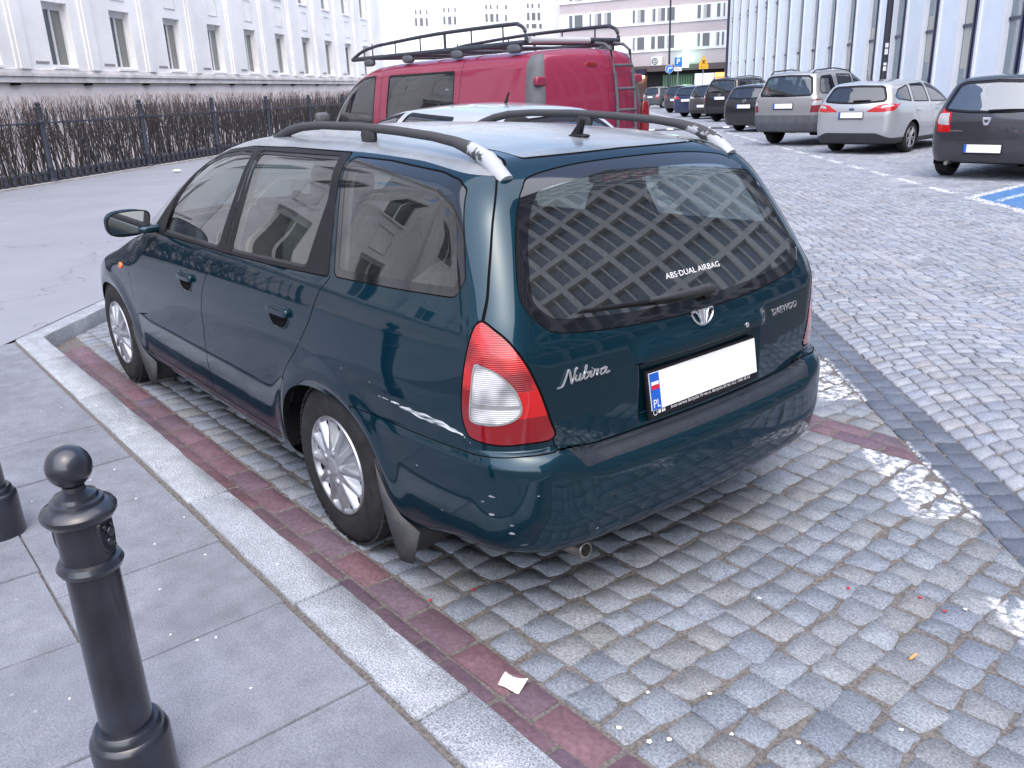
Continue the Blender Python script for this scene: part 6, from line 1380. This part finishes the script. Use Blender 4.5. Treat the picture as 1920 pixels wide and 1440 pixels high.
HATCH = dict(
    body=dict(T=[(-.95, 1.32), (-.7, 1.42), (-.4, 1.48), (.0, 1.512), (.5, 1.52), (.95, 1.49), (1.25, 1.43), (1.55, 1.31), (1.9, 1.12), (2.12, 1.03), (2.5, .97), (2.9, .87), (3.2, .70), (3.4, .5)],
        R=[(.1, -.48), (.25, -.58), (.45, -.655), (.62, -.66), (.85, -.645), (.97, -.61), (1.05, -.575), (1.25, -.48), (1.40, -.40), (1.46, -.35), (1.6, -.2)],
        F=[(.1, 3.1), (.3, 3.28), (.5, 3.34), (.7, 3.28), (.9, 3.0), (1.2, 2.5)], W=[(.1, .74), (.3, .84), (.6, .872), (.85, .868), (.97, .845), (1.05, .815), (1.25, .735), (1.4, .67), (1.55, .58)],
        plan=[(-.8, .10), (-.55, .045), (-.2, .01), (.2, 0), (2, 0), (2.6, .03), (3.0, .10), (3.4, .3)], rc=.16, fc=.3, ws=.15, crown=.05, kt=.15, kr=.17, kf=.3, zb=.24),
    ext=(-.74, 3.4), H=1.54, hw=.90, wb=2.59, wr=.31, rim=.195, track=.735, wheel='plain',
    side=[[(.0, 1.04), (-.25, 1.08), (-.22, 1.30), (.0, 1.40)], [(.08, 1.03), (.80, 1.01), (.76, 1.42), (.10, 1.415)], [(.88, 1.01), (1.85, 1.0), (1.6, 1.17), (1.25, 1.36), (.84, 1.42)]],
    rear=[(0, 1.43), (.46, 1.41), (.54, 1.37), (.66, 1.06), (.64, 1.01), (.3, .985), (0, .98)], ws=[(2.02, 0), (1.94, .58), (1.45, .56), (1.32, 0)], gate=[(0, 1.475), (.54, 1.43), (.66, 1.1), (.70, .95), (.645, .70), (.60, .64), (0, .62)],
    plate=[(.47, 0, .05)], doors=[[(.25, .42), (.6, .25), (1.0, .04)], [(.25, 1.1), (1.0, .85)]], mirrors=(1.7, 1.06), seats=[(.95, .36), (.95, -.36), (.1, .36), (.1, -.36)], handles=[(.25, .90), (1.15, .89)])
HATCH['lamps'] = [('lamp_lens', [(-.16, .80), (.0, .82), (.02, .97), (-.10, .98)], M_CLEARLENS), ('tail_lamp', [(-.19, .70), (-.02, .70), (.03, .85), (.02, 1.03), (-.07, 1.10), (-.14, .95)], M_REDLENS3)]
def spec(base, **k): d = dict(base); d.update(k); return d
HEAD = math.radians(-88)
def place(u, v, wb_track):
    """rear-left wheel's ground contact pixel -> rear axle centre"""
    g = gnd(u, v)[:2]; left = np.array([-math.sin(HEAD), math.cos(HEAD)]); return g-left*wb_track*.93
P_SILV = car_p('silver_paint', (.50, .51, .53), .55, .32); P_CHAMP = car_p('champagne_paint', (.34, .34, .345), .55, .36); P_GRAPH = car_p('graphite_paint', (.035, .037, .045), .4, .4); P_BLK = car_p('black_paint', (.010, .011, .014), .2, .35); P_BROWN = car_p('brown_paint', (.050, .040, .040), .5, .38); P_BLUE = car_p('navy_paint', (.010, .022, .085), .4, .35); P_GREY = car_p('grey_paint', (.10, .105, .11), .5, .38); P_TAUPE = car_p('taupe_paint', (.075, .068, .072), .5, .38); P_WHITE = car_p('pale_silver_paint', (.58, .58, .60), .45, .32)
CG = 'cars parked along the far side of the street'
p = place(1780, 328, .735); c_, B_ = build_car('hatchback_car', 'dark graphite hatchback with shield badge and low bumper plate by the blue bay', 'car', p, HEAD, spec(HATCH, paint=P_GRAPH, badge=(.86, shield_badge), wiper=(1.00, -.50), exhaust=(-.62, .52), bumper=[(lambda y: .60-.0*y, -.42, P_GRAPH)], glass=glass('hazy_glass', (.34, .38, .42), boost=3.0)), .024, CG)
q, n = B_.hit((-2, .42, .72), (1, 0, 0)); text_obj('model_lettering', 'SANDERO', .035, M_LETTER, surf_frame(q+n*.002, n), c_, extrude=.002, width=.20)
p = place(1572, 282, .77); build_car('estate_car', 'silver estate with wide red wraparound tail lamps and black lower bumper', 'car', p, HEAD+.02, spec(WAGON, paint=P_SILV, badge=(.915, silver_badge), wiper=(1.065, -.35), glass=M_GLASSD), .030, CG)
p = place(1456, 268.5, .78); build_car('off_road_car', 'champagne silver off-road car with thick grey bumper and roof rails', 'car', p, HEAD, spec(SUV, paint=P_CHAMP, glass=glass('suv_glass', (.40, .45, .44), boost=1.6)), .032, CG)
p = place(1389, 244.6, .77); build_car('estate_car', 'black estate with tall red and white lamps beside the off-road car', 'car', p, HEAD, spec(WAGON, paint=P_BLK, gate=None, bumper=[(.56, -.3, P_BLK)], lamps=[('lamp_lens', [(-.20, .86), (-.10, .86), (-.10, 1.03), (-.20, 1.03)], M_CLEARLENS), ('tail_lamp', [(-.24, .74), (-.08, .74), (-.09, 1.1), (-.15, 1.36), (-.20, 1.36), (-.22, 1.05)], M_REDLENS3)], badge=(.97, ring_badge), wheel='plain'), .045, CG)
p = place(1346, 227, .78); build_car('off_road_car', 'tall black off-road car between the black estate and the taupe hatchback', 'car', p, HEAD, spec(SUV, paint=P_BLK, bumper=[(.62, -.5, M_PLASTIC)], cladding=(.5, M_PLASTIC), badge=(1.08, ring_badge), glass=M_GLASSD), .055, CG)
p = place(1307, 222.7, .735); build_car('hatchback_car', 'taupe hatchback with white plate on its rear bumper', 'car', p, HEAD, spec(HATCH, paint=P_TAUPE, badge=(.93, ring_badge), bumper=[(.42, -.3, M_PLASTIC)], plate=[(.58, 0, .05)], lamps=[('tail_lamp', [(-.20, .90), (-.02, .90), (.02, 1.0), (-.16, 1.0)], M_CLEARLENS)]), .055, CG)
p = place(1285, 218.5, .77); build_car('estate_car', 'navy blue estate beside the taupe hatchback', 'car', p, HEAD, spec(WAGON, paint=P_BLUE, bumper=[(.60, -.3, P_BLUE)], gate=None, wheel='plain'), .06, CG)
p = place(1258, 211, .735); build_car('saloon_car', 'brown car with red tail lamps beside the navy estate', 'car', p, HEAD, spec(HATCH, paint=P_BROWN, plate=[(.72, 0, .05)], lamps=[('tail_lamp', [(-.24, .82), (-.02, .82), (.02, 1.0), (-.20, 1.0)], M_REDLENS2)]), .06, CG)
p = place(1214.6, 203, .70); c_, _ = build_car('small_car', 'small grey hatchback at the far end of the row by the shops', 'car', p, HEAD, spec(HATCH, paint=P_GREY, plate=[(.80, 0, .05)]), .06, CG); c_.scale = (.86, .94, .96)
# pale saloon in the bay next to the green estate
c_, B_ = build_car('saloon_car', 'pale silver car with shark-fin aerial parked between the teal estate and red van', 'car', (3.10, -2.72), math.radians(.5), spec(HATCH, paint=P_WHITE, side=[[(.06, 1.04), (.80, 1.02), (.76, 1.40), (.06, 1.36)], [(.88, 1.01), (1.85, 1.0), (1.6, 1.17), (1.25, 1.34), (.84, 1.405)]], badge=(.90, ring_badge), wiper=(1.0, .4), inner=M_TRIM, aerial=.20, fin=1, glass=M_GLASS, body=dict(HATCH['body'], T=[(-1.0, 1.16), (-.75, 1.27), (-.45, 1.37), (.0, 1.43), (.5, 1.455), (.95, 1.44), (1.25, 1.39), (1.55, 1.285), (1.9, 1.11), (2.12, 1.03), (2.5, .97), (2.9, .87), (3.2, .70), (3.4, .5)], R=[(.1, -.68), (.25, -.78), (.45, -.855), (.62, -.86), (.85, -.845), (.97, -.80), (1.05, -.74), (1.15, -.63), (1.25, -.50), (1.35, -.36), (1.6, 0)]), ext=(-.94, 3.4), rear=[(0, 1.33), (.44, 1.31), (.52, 1.28), (.66, 1.06), (.64, 1.01), (.3, .985), (0, .98)], gate=[(0, 1.36), (.54, 1.33), (.66, 1.1), (.70, .95), (.645, .70), (.60, .64), (0, .62)]), .03)
# ------------------------------------------------------------------ red van with a roof rack
M_VGREY = simple('van_grey_plastic', (.085, .09, .105), .6, noise=.15, nscale=5)
P_RED = car_p('crimson_paint', (.25, .009, .047), .12, .48, dirt_sheen=.18)
VAN = dict(
    body=dict(T=[(-1.1, 1.93), (-.5, 1.985), (.7, 1.995), (2.1, 1.985), (2.77, 1.955), (3.1, 1.89), (3.4, 1.77), (3.75, 1.56), (4.0, 1.38), (4.2, 1.23), (4.5, 1.05), (4.7, .85), (4.8, .6)],
        R=[(.2, -.76), (.4, -.84), (.6, -.86), (1.2, -.855), (1.6, -.82), (1.85, -.765), (1.92, -.73), (2.1, -.6)], F=[(.2, 4.55), (.5, 4.68), (.75, 4.66), (.95, 4.55), (1.3, 4.2)],
        W=[(.2, .86), (.4, .93), (.8, .952), (1.1, .95), (1.3, .93), (1.6, .875), (1.8, .83), (1.95, .78), (2.1, .7)], plan=[(-1, .05), (-.7, .02), (-.3, 0), (3.2, 0), (3.7, .02), (4.2, .12), (4.7, .3)], rc=.05, fc=.25, ws=.12, crown=.035, kt=.16, kr=.10, kf=.35, zb=.28),
    ext=(-.90, 4.72), H=2.02, hw=.98, wb=3.75, wr=.325, rim=.21, track=.82, wheel='plain', glass=M_GLASS, inner=M_DARKINT,
    side=[[(.68, 1.06), (2.27, 1.06), (2.27, 1.80), (.74, 1.80)], [(2.60, 1.12), (3.88, 1.12), (3.80, 1.24), (3.52, 1.52), (3.22, 1.70), (2.96, 1.80), (2.60, 1.81)]],
    lamps=[('corner_trim', [(-.215, .50), (.03, .50), (.03, 1.2), (.02, 1.80), (-.02, 1.90), (-.17, 1.93), (-.20, 1.5)], M_VGREY)],
    gate=[(0, 1.86), (.62, 1.84), (.70, 1.6), (.74, 1.2), (.74, .62), (0, .60)], doors=[[(.4, 2.44), (1.93, 2.44)], [(.4, .60), (1.93, .60)]], bumper=[(.56, -.4, M_VGREY)], plate=[(.80, .30, 0)], ws=[(4.15, 0), (4.05, .7), (3.35, .66), (3.2, 0)], wsz=1.2, mirrors=(3.86, 1.27), mirror_mat=M_VGREY, seats=[(2.85, .45), (2.85, -.45), (1.75, .45), (1.75, -.45)], seat_z=.98)
VX, VY = 5.62, -5.27
van, VB = build_car('delivery_van', 'crimson delivery van with black roof rack and rear ladder beyond the teal estate', 'van', (VX, VY), 0., spec(VAN, paint=P_RED), .035)
def van_rack():
    rk = MB()
    M_RACK = simple('rack_black', (.028, .032, .045), .5, noise=.3, nscale=12)
    for sg in (1, -1):
        y = sg*.74
        b = MB(); b.tube([(-.50, y, 2.045), (1.2, y, 2.045), (3.36, y, 2.05)], .030, 8); b.build('side_beam', M_RACK, van, smooth=True)
        b = MB(); b.tube(smooth_open([(3.38, y, 2.05), (3.1, y, 2.14), (2.75, y, 2.19), (2.4, y, 2.21), (1.2, y, 2.25), (-.2, y, 2.25), (-.38, y, 2.235), (-.48, y, 2.18), (-.51, y, 2.06)], 4), .022, 8); b.build('hand_rail', M_RACK, van, smooth=True)
        for x in (2.8, 2.2, 1.6, 1.05, .5, -.1): b = MB(); b.tube([(x, y, 2.05), (x, y, 2.235)], .018 if x == 1.05 else .010, 6); b.build('upright', M_RACK, van)
        for x in (2.9, 1.9, .8, -.3): b = MB(); b.add(*rbox((x, y, 1.99), (.24, .09, .10), 3)); b.build('rack_foot', M_VGREY, van, smooth=True, auto=3)
    for x in (3.0, 2.2, 1.4, .6, -.3): b = MB(); b.tube([(x, -.74, 2.05), (x, .74, 2.05)], .022, 8); b.build('cross_bar', M_RACK, van)
    b = MB(); b.tube([(-.52, -.22, 2.07), (-.52, .70, 2.07)], .035, 12); b.build('roller', simple('roller_grey', (.42, .43, .45), .5), van, smooth=True); b = MB(); b.tube([(-.52, -.72, 2.07), (-.52, -.22, 2.07)], .032, 10); b.build('roller_sleeve', M_RACK, van, smooth=True)
    lad = []
    for y in (-.30, -.62):
        P = [VB.hit((-2, y, z), (1, 0, 0))[0]+np.array([-.07, 0, 0]) for z in (.72, 1.1, 1.4, 1.7)]+[np.array([-.80, y, 1.95]), np.array([-.70, y, 2.02]), np.array([-.5, y, 2.045])]; b = MB(); b.tube(P, .018, 8); b.build('ladder_stile', M_VGREY, van, smooth=True)
    for z in (.80, 1.05, 1.28, 1.52, 1.78):
        q = VB.hit((-2, -.46, z), (1, 0, 0))[0]; b = MB(); b.tube([(q[0]-.07, -.30, z), (q[0]-.07, -.62, z)], .016, 8); b.build('ladder_rung', M_VGREY, van)
    q, n = VB.hit((-2, 0, 1.80), (1, 0, 0)); M = surf_frame(q, n); V, F = rbox((0, 0, .0), (.20, .06, .03), 3, 14, 8); MB().add([tuple(M@Vector(p)) for p in V], F).build('brake_lamp', M_REDLENS2, van, smooth=True)
    for sg in (1, -1):
        b = MB(); b.add(*rbox((-.765, sg*.785, 1.63), (.08, .15, .10), 5)); b.build('hinge_cover', P_RED, van, smooth=True, auto=3)
        b = MB(); b.add(*rbox((-.855, sg*.845, 1.16), (.05, .13, .42), 4)); b.build('tail_lamp', M_REDLENS2, van, smooth=True, auto=3)
van_rack()
# ------------------------------------------------------------------ bollards
M_BOLL = simple('bollard_paint', (.010, .0125, .022), .42, noise=.4, nscale=9, coat=.8, coat_rough=.14, bump=.06, bscale=60)
def bollard(x, y, label, tilt=0., dirn=0.):
    q = .84
    root = empty('bollard', (x, y, KH-.002), 0, label, 'bollard', 'iron bollards along the kerb')
    s = .98
    b = MB(); b.lathe([(0, 0), (.098, 0), (.098, .150), (.094, .160), (.086, .166), (.084, .180), (.076, .188), (.0, .188)], 40); b.build('base', M_BOLL, root, smooth=True)
    b = MB(); b.lathe([(.064, .180), (.063, .30), (.060, .580), (.0, .580)], 40); b.build('shaft', M_BOLL, root, smooth=True)
    for k in range(8):
        pass
    b = MB(); b.lathe([(.058, .572), (.070, .575), (.0755, .586), (.070, .597), (.060, .600)], 40); b.build('collar', M_BOLL, root, smooth=True)
    b = MB(); b.lathe([(.060, .598), (.0605, .690), (.0, .690)], 40); b.build('neck', M_BOLL, root, smooth=True)
    for sg in (0, math.pi):      # cast coat of arms, worn by paint, on two sides
        c = MB(); M = Matrix.Rotation(sg+.75, 4, 'Z')
        out = smooth_loop([(-.026, .040), (-.010, .046), (.010, .046), (.026, .040), (.028, .0), (.018, -.026), (0, -.040), (-.018, -.026), (-.028, 0)], 3); n = len(out)
        V = [tuple(M@Vector((.060*math.cos(a/.060), .060*math.sin(a/.060), .646+z))) for a, z in out]+[tuple(M@Vector((.067*math.cos(a*.85/.060), .067*math.sin(a*.85/.060), .646+z*.88))) for a, z in out]
        c.add(V, [(i, (i+1) % n, (i+1) % n+n, i+n) for i in range(n)]+[tuple(range(n, 2*n))])
        for px, pz, rr in ((0, .012, .011), (-.006, -.008, .009), (.008, -.020, .007), (.010, .024, .006), (-.012, .026, .006)):
            c.add(*rbox(tuple(M@Vector((.067*math.cos(px/.06), .067*math.sin(px/.06), .646+pz))), (rr*1.3, rr*1.6, rr*2), 2, 8, 6))
        c.build('crest', M_BOLL, root, smooth=True)
    b = MB(); b.lathe([(.058, .682), (.074, .688), (.0835, .700), (.0840, .708), (.078, .716), (.060, .722), (.058, .730), (.050, .733), (.047, .741), (.036, .745), (.026, .750), (.024, .760), (0, .760)], 44); b.build('cap', M_BOLL, root, smooth=True)
    b = MB(); b.lathe([(0, .752)]+[(.0505*math.sin(t), .800-.0432*math.cos(t)) for t in np.linspace(.35, math.pi, 18)], 36); b.build('ball', M_BOLL, root, smooth=True, auto=3)
    root.scale = (q, q, .985)
    root.rotation_euler = (math.sin(dirn)*tilt, math.cos(dirn)*tilt, 0)
    return root
bollard(-.84, 1.783, 'glossy black iron bollard whose whole ball top and shaft stand clear beside the kerb')
bollard(.745, 1.795, 'black iron bollard standing further along the kerb towards the fence')
# ------------------------------------------------------------------ litter
def litter():
    M_PAPER = simple('paper_white', (.82, .82, .78), .7); M_PETAL = simple('red_petal', (.45, .012, .03), .6); M_BUTT = simple('cigarette_filter', (.62, .34, .14), .8); M_CHIP = simple('pale_chip', (.75, .75, .74), .8)
    P = [gnd(u, v, .004)[:2] for u, v in ((933, 1285), (948, 1263), (991, 1278), (972, 1301))]
    c = np.mean(P, 0); b = MB(); V = []; n = 6
    for i in range(n+1):
        for j in range(n+1):
            a, bb = i/n, j/n; p = (P[0]*(1-a)+P[3]*a)*(1-bb)+(P[1]*(1-a)+P[2]*a)*bb; V.append((p[0], p[1], .006+.006*(a-.5)**2*4*bb+.003*math.sin(5*a+3*bb)))
    b.add(V, [(i*(n+1)+j, i*(n+1)+j+1, (i+1)*(n+1)+j+1, (i+1)*(n+1)+j) for i in range(n) for j in range(n)]); o = b.build('paper_scrap', M_PAPER, smooth=True); md = o.modifiers.new('t', 'SOLIDIFY'); md.thickness = .0006
    tag(o, 'white scrap of paper lying on the red brick gutter', 'paper')
    rng = random.Random(9)
    def blob(u, v, r, mat, name, label, cat, group, z=.004):
        p = gnd(u, v, z); k = rng.randint(5, 7); b = MB(); pts = [(p[0]+r*rng.uniform(.6, 1.2)*math.cos(2*math.pi*i/k), p[1]+r*rng.uniform(.6, 1.2)*math.sin(2*math.pi*i/k)) for i in range(k)]
        b.add([(x, y, z) for x, y in pts]+[(p[0]+(x-p[0])*.7, p[1]+(y-p[1])*.7, z+.001+rng.uniform(0, .0015)) for x, y in pts], [(i, (i+1) % k, (i+1) % k+k, i+k) for i in range(k)]+[tuple(range(k, 2*k))])
        tag(b.build(name, mat), label, cat, group)
    for u, v in ((887, 1105), (1770, 1145), (808, 1125), (1590, 1102), (1725, 1120)): blob(u, v, .0075, M_PETAL, 'red_petal', 'small red petal lying on the granite setts', 'petal', 'petals on the setts')
    for u, v in ((1255, 1386), (1214, 1298), (1160, 1364), (1424, 1121), (1810, 1142), (1372, 1376), (1330, 1300), (1497, 1392), (1690, 1368), (1905, 1172), (1218, 1390)): blob(u, v, .0075, M_CHIP, 'paint_chip', 'white chip of litter lying among the granite setts', 'litter', 'white chips on the setts')
    for u, v in ((160, 1150), (320, 1190), (290, 1020), (345, 970), (385, 1040), (170, 900), (255, 935), (130, 1310), (370, 1200), (300, 1105), (215, 880), (60, 940), (115, 765), (180, 760), (405, 1195), (470, 1290)): blob(u, v, .0048, M_CHIP, 'pavement_fleck', 'tiny pale fleck stuck to the paving slabs', 'litter', 'flecks on the slabs', KH+.001)
    for (u, v), a in (((1090, 1041), .4), ((1712, 1231), 1.5)):
        p = gnd(u, v, .006); b = MB(); d = Vector((math.cos(a), math.sin(a), 0))*.016; b.tube([Vector(p)-d, Vector(p)+d], .0042, 8); tag(b.build('cigarette_end', M_BUTT), 'orange cigarette end lying by the exhaust pipe' if u < 1200 else 'orange cigarette end lying on open setts', 'cigarette end')
    p = gnd(332, 322, KH+.01); b = MB(); b.add(*rbox((p[0], p[1], KH+.03), (.25, .18, .07), 2, 8, 6)); tag(b.build('crumpled_paper', M_PAPER), 'crumpled white paper lying by the foot of the iron fence', 'paper')
litter()
# ------------------------------------------------------------------ speed cushions: dark strip with two staggered rows of white blocks
def hump():
    s0, n0, n1 = 28.2, -7.2, -1.98
    b = MB(); P = [(0, .002), (.12, .035), (.45, .05), (.78, .035), (.9, .002)]
    V = [tuple(SN(s0+a, n))+(z,) for n in (n0, n1) for a, z in P]; b.add(V, [(i, i+1, i+6, i+5) for i in range(4)]); o = b.build('speed_hump', simple('hump_rubber', (.05, .052, .06), .8)); tag(o, 'dark speed hump with white blocks across the sett road', 'speed hump')
    M_W = simple('hump_white', (.75, .76, .78), .7)
    k = 0; n = n0+.12
    while n < n1-.3:
        a0, a1, z0, z1 = ((.10, .42, .034, .056) if k % 2 else (.48, .80, .058, .038))
        m_ = MB(); m_.add([tuple(SN(s0+a, nn))+(z,) for a, nn, z in ((a0, n, z0), (a1, n, z1), (a1, n+.22, z1), (a0, n+.22, z0))], [(0, 1, 2, 3)]); m_.build('white_block', M_W, o); n += .33; k += 1
hump()
# ------------------------------------------------------------------ signs and poles
def disc(b, c, right, up, r, n=24):
    V = [tuple(Vector(c)+Vector(right)*(r*math.cos(2*math.pi*i/n))+Vector(up)*(r*math.sin(2*math.pi*i/n))) for i in range(n)]; b.add(V, [tuple(range(n))])
def signs():
    M_POLE = simple('galvanised_pole', (.30, .31, .33), .5, .5); M_SB = simple('sign_blue', (.005, .17, .62), .5); M_SW = simple('sign_white', (.82, .83, .84), .5); M_SY = simple('sign_yellow', (.85, .48, .02), .5); M_SK = simple('sign_black', (.02, .02, .02), .6)
    def at(u, v, D): d = ray(u, v); return CAM+d*D/(d@CF)
    r3 = Vector(CR); r3.z = 0; r3.normalize(); up = Vector((0, 0, 1)); to = up.cross(r3)*1.; 
    if to.dot(Vector(CAM)-Vector(at(1270, 120, 45))) < 0: to = -to
    def frame(p, o=0.): q = Vector(p)+to*o; x = r3; return Matrix(((x.x, 0, to.x, q.x), (x.y, 0, to.y, q.y), (x.z, 1, to.z, q.z), (0, 0, 0, 1)))
    D = 52.; mpp = D/FPX
    # round blue sign and lamp column
    c = at(1254.5, 129.5, D); root = empty('direction_sign', (0, 0, 0), 0, 'round blue sign with white turn-right arrow on a tall dark pole', 'sign')
    pb = MB(); pb.tube([(c[0], c[1], .0), (c[0], c[1], 9.5)], [.07, .05], 10); pb.build('pole', M_IRON, root, smooth=True)
    b = MB(); p = Vector(c)+to*.10; disc(b, p, r3, up, 7.6*mpp); o = b.build('sign_face', M_SW, root); b = MB(); disc(b, p+to*.01, r3, up, 6.9*mpp); b.build('blue_disc', M_SB, o)
    M = frame(c, .125); b = MB(); w = mpp
    for q in ([(-3.2, -4.5), (-1.5, -4.5), (-1.5, 0.2), (-3.2, 0.2)], [(-3.2, .2), (-1.5, .2), (-.6, 1), (1.5, 1), (1.5, 2.8), (-1.2, 2.8), (-3.2, 1.6)], [(1.4, 4.2), (1.4, -.6), (4.8, 1.9)]): b.add([tuple(M@Vector((x*w, y*w, 0))) for x, y in q], [tuple(range(len(q)))])
    b.build('arrow', M_SW, o)
    # parking sign
    c = at(1271.5, 115.5, D+1); root = empty('parking_sign', (0, 0, 0), 0, 'square blue parking sign with white plate below beside the round sign', 'sign')
    pb = MB(); pb.tube([(c[0], c[1], 0), (c[0], c[1], c[2]+.2)], .035, 8); pb.build('pole', M_POLE, root, smooth=True)
    M = frame(c, .05); b = MB(); b.box((0, 0, 0), (15.5*w, 16.5*w, .02), M=M); o = b.build('sign_face', M_SW, root); b = MB(); b.box((0, 0, .015), (14.6*w, 15.6*w, .01), M=M); b.build('blue_face', M_SB, o)
    text_obj('letter', 'P', .42, M_SW, M@Matrix.Translation((0, 0, .026)), o, width=6.5*w, offset=.012)
    M = frame(at(1271, 129.5, D+1), .05); b = MB(); b.box((0, 0, 0), (14.5*w, 7*w, .02), M=M); o = b.build('plate', M_SW, root); text_obj('plate_print', 'P\u0142atny', .15, M_SK, M@Matrix.Translation((0, 0, .013)), o, width=11*w)
    # yellow warning triangle
    c = at(1319, 115, D+4); w2 = (D+4)/FPX; root = empty('warning_sign', (0, 0, 0), 0, 'yellow triangular crossroads warning sign with a yellow distance plate', 'sign')
    pb = MB(); pb.tube([(c[0], c[1], 0), (c[0], c[1], c[2]+.2)], .035, 8); pb.build('pole', M_POLE, root, smooth=True)
    M = frame(c, .05); tri = [(-9.3, -6.5), (9.3, -6.5), (0, 11)]; b = MB(); V = [tuple(M@Vector((x*w2, y*w2, 0))) for x, y in tri]; b.add(V, [(0, 1, 2)]); o = b.build('sign_face', simple('sign_orange', (.80, .30, .02), .5), root); b = MB(); b.add([tuple(M@Vector((x*w2*.86, (y-.3)*w2*.86, .012))) for x, y in tri], [(0, 1, 2)]); b.build('yellow_face', M_SY, o)
    b = MB(); [b.add([tuple(M@Vector(p)) for p in q], [(0, 1, 2, 3)]) for q in ([(-3.4*w2, -4*w2, .02), (-1.8*w2, -4.6*w2, .02), (3.4*w2, 2.4*w2, .02), (1.8*w2, 3*w2, .02)], [(3.4*w2, -4*w2, .022), (1.8*w2, -4.6*w2, .022), (-3.4*w2, 2.4*w2, .022), (-1.8*w2, 3*w2, .022)])]; b.build('cross_symbol', M_SK, o)
    M = frame(at(1319, 125.5, D+4), .05); b = MB(); b.box((0, 0, 0), (17*w2, 6.8*w2, .02), M=M); o = b.build('plate', M_SY, root); text_obj('plate_print', '25 m', .16, M_SK, M@Matrix.Translation((0, 0, .013)), o, width=11*w2)
    # dark stickered pole by the right-hand building, and slim pole at its far corner
    c = at(1655, 150, 33.); root = empty('stickered_pole', (0, 0, 0), 0, 'thick dark pole with white stickers before the modern white building', 'pole')
    pb = MB(); pb.tube([(c[0], c[1], 0), (c[0], c[1], 9)], [.13, .12], 14); pb.build('pole', simple('pole_dark', (.035, .035, .05), .6), root, smooth=True)
    for z, h in ((1.95, .10), (1.75, .16), (2.35, .2), (2.6, .16)):
        V = []
        for t in np.linspace(-.6, .3, 6):
            q = to*math.cos(t)+r3*math.sin(t); V += [Vector((c[0], c[1], z))+q*.135, Vector((c[0], c[1], z+h))+q*.135]
        MB().add(V, [(i*2, i*2+2, i*2+3, i*2+1) for i in range(5)]).build('sticker', M_SW, root)
    c = at(1361, 150, 62.); root = empty('slim_pole', (0, 0, 0), 0, 'slim dark pole at the far corner of the modern building', 'pole'); pb = MB(); pb.tube([(c[0], c[1], 0), (c[0], c[1], 10)], .10, 10); pb.build('shaft', M_IRON, root, smooth=True); pb = MB(); pb.lathe([(.16, 0), (.16, .25), (.10, .4)], 12, (c[0], c[1], 0)); pb.build('foot', M_IRON, root)
signs()
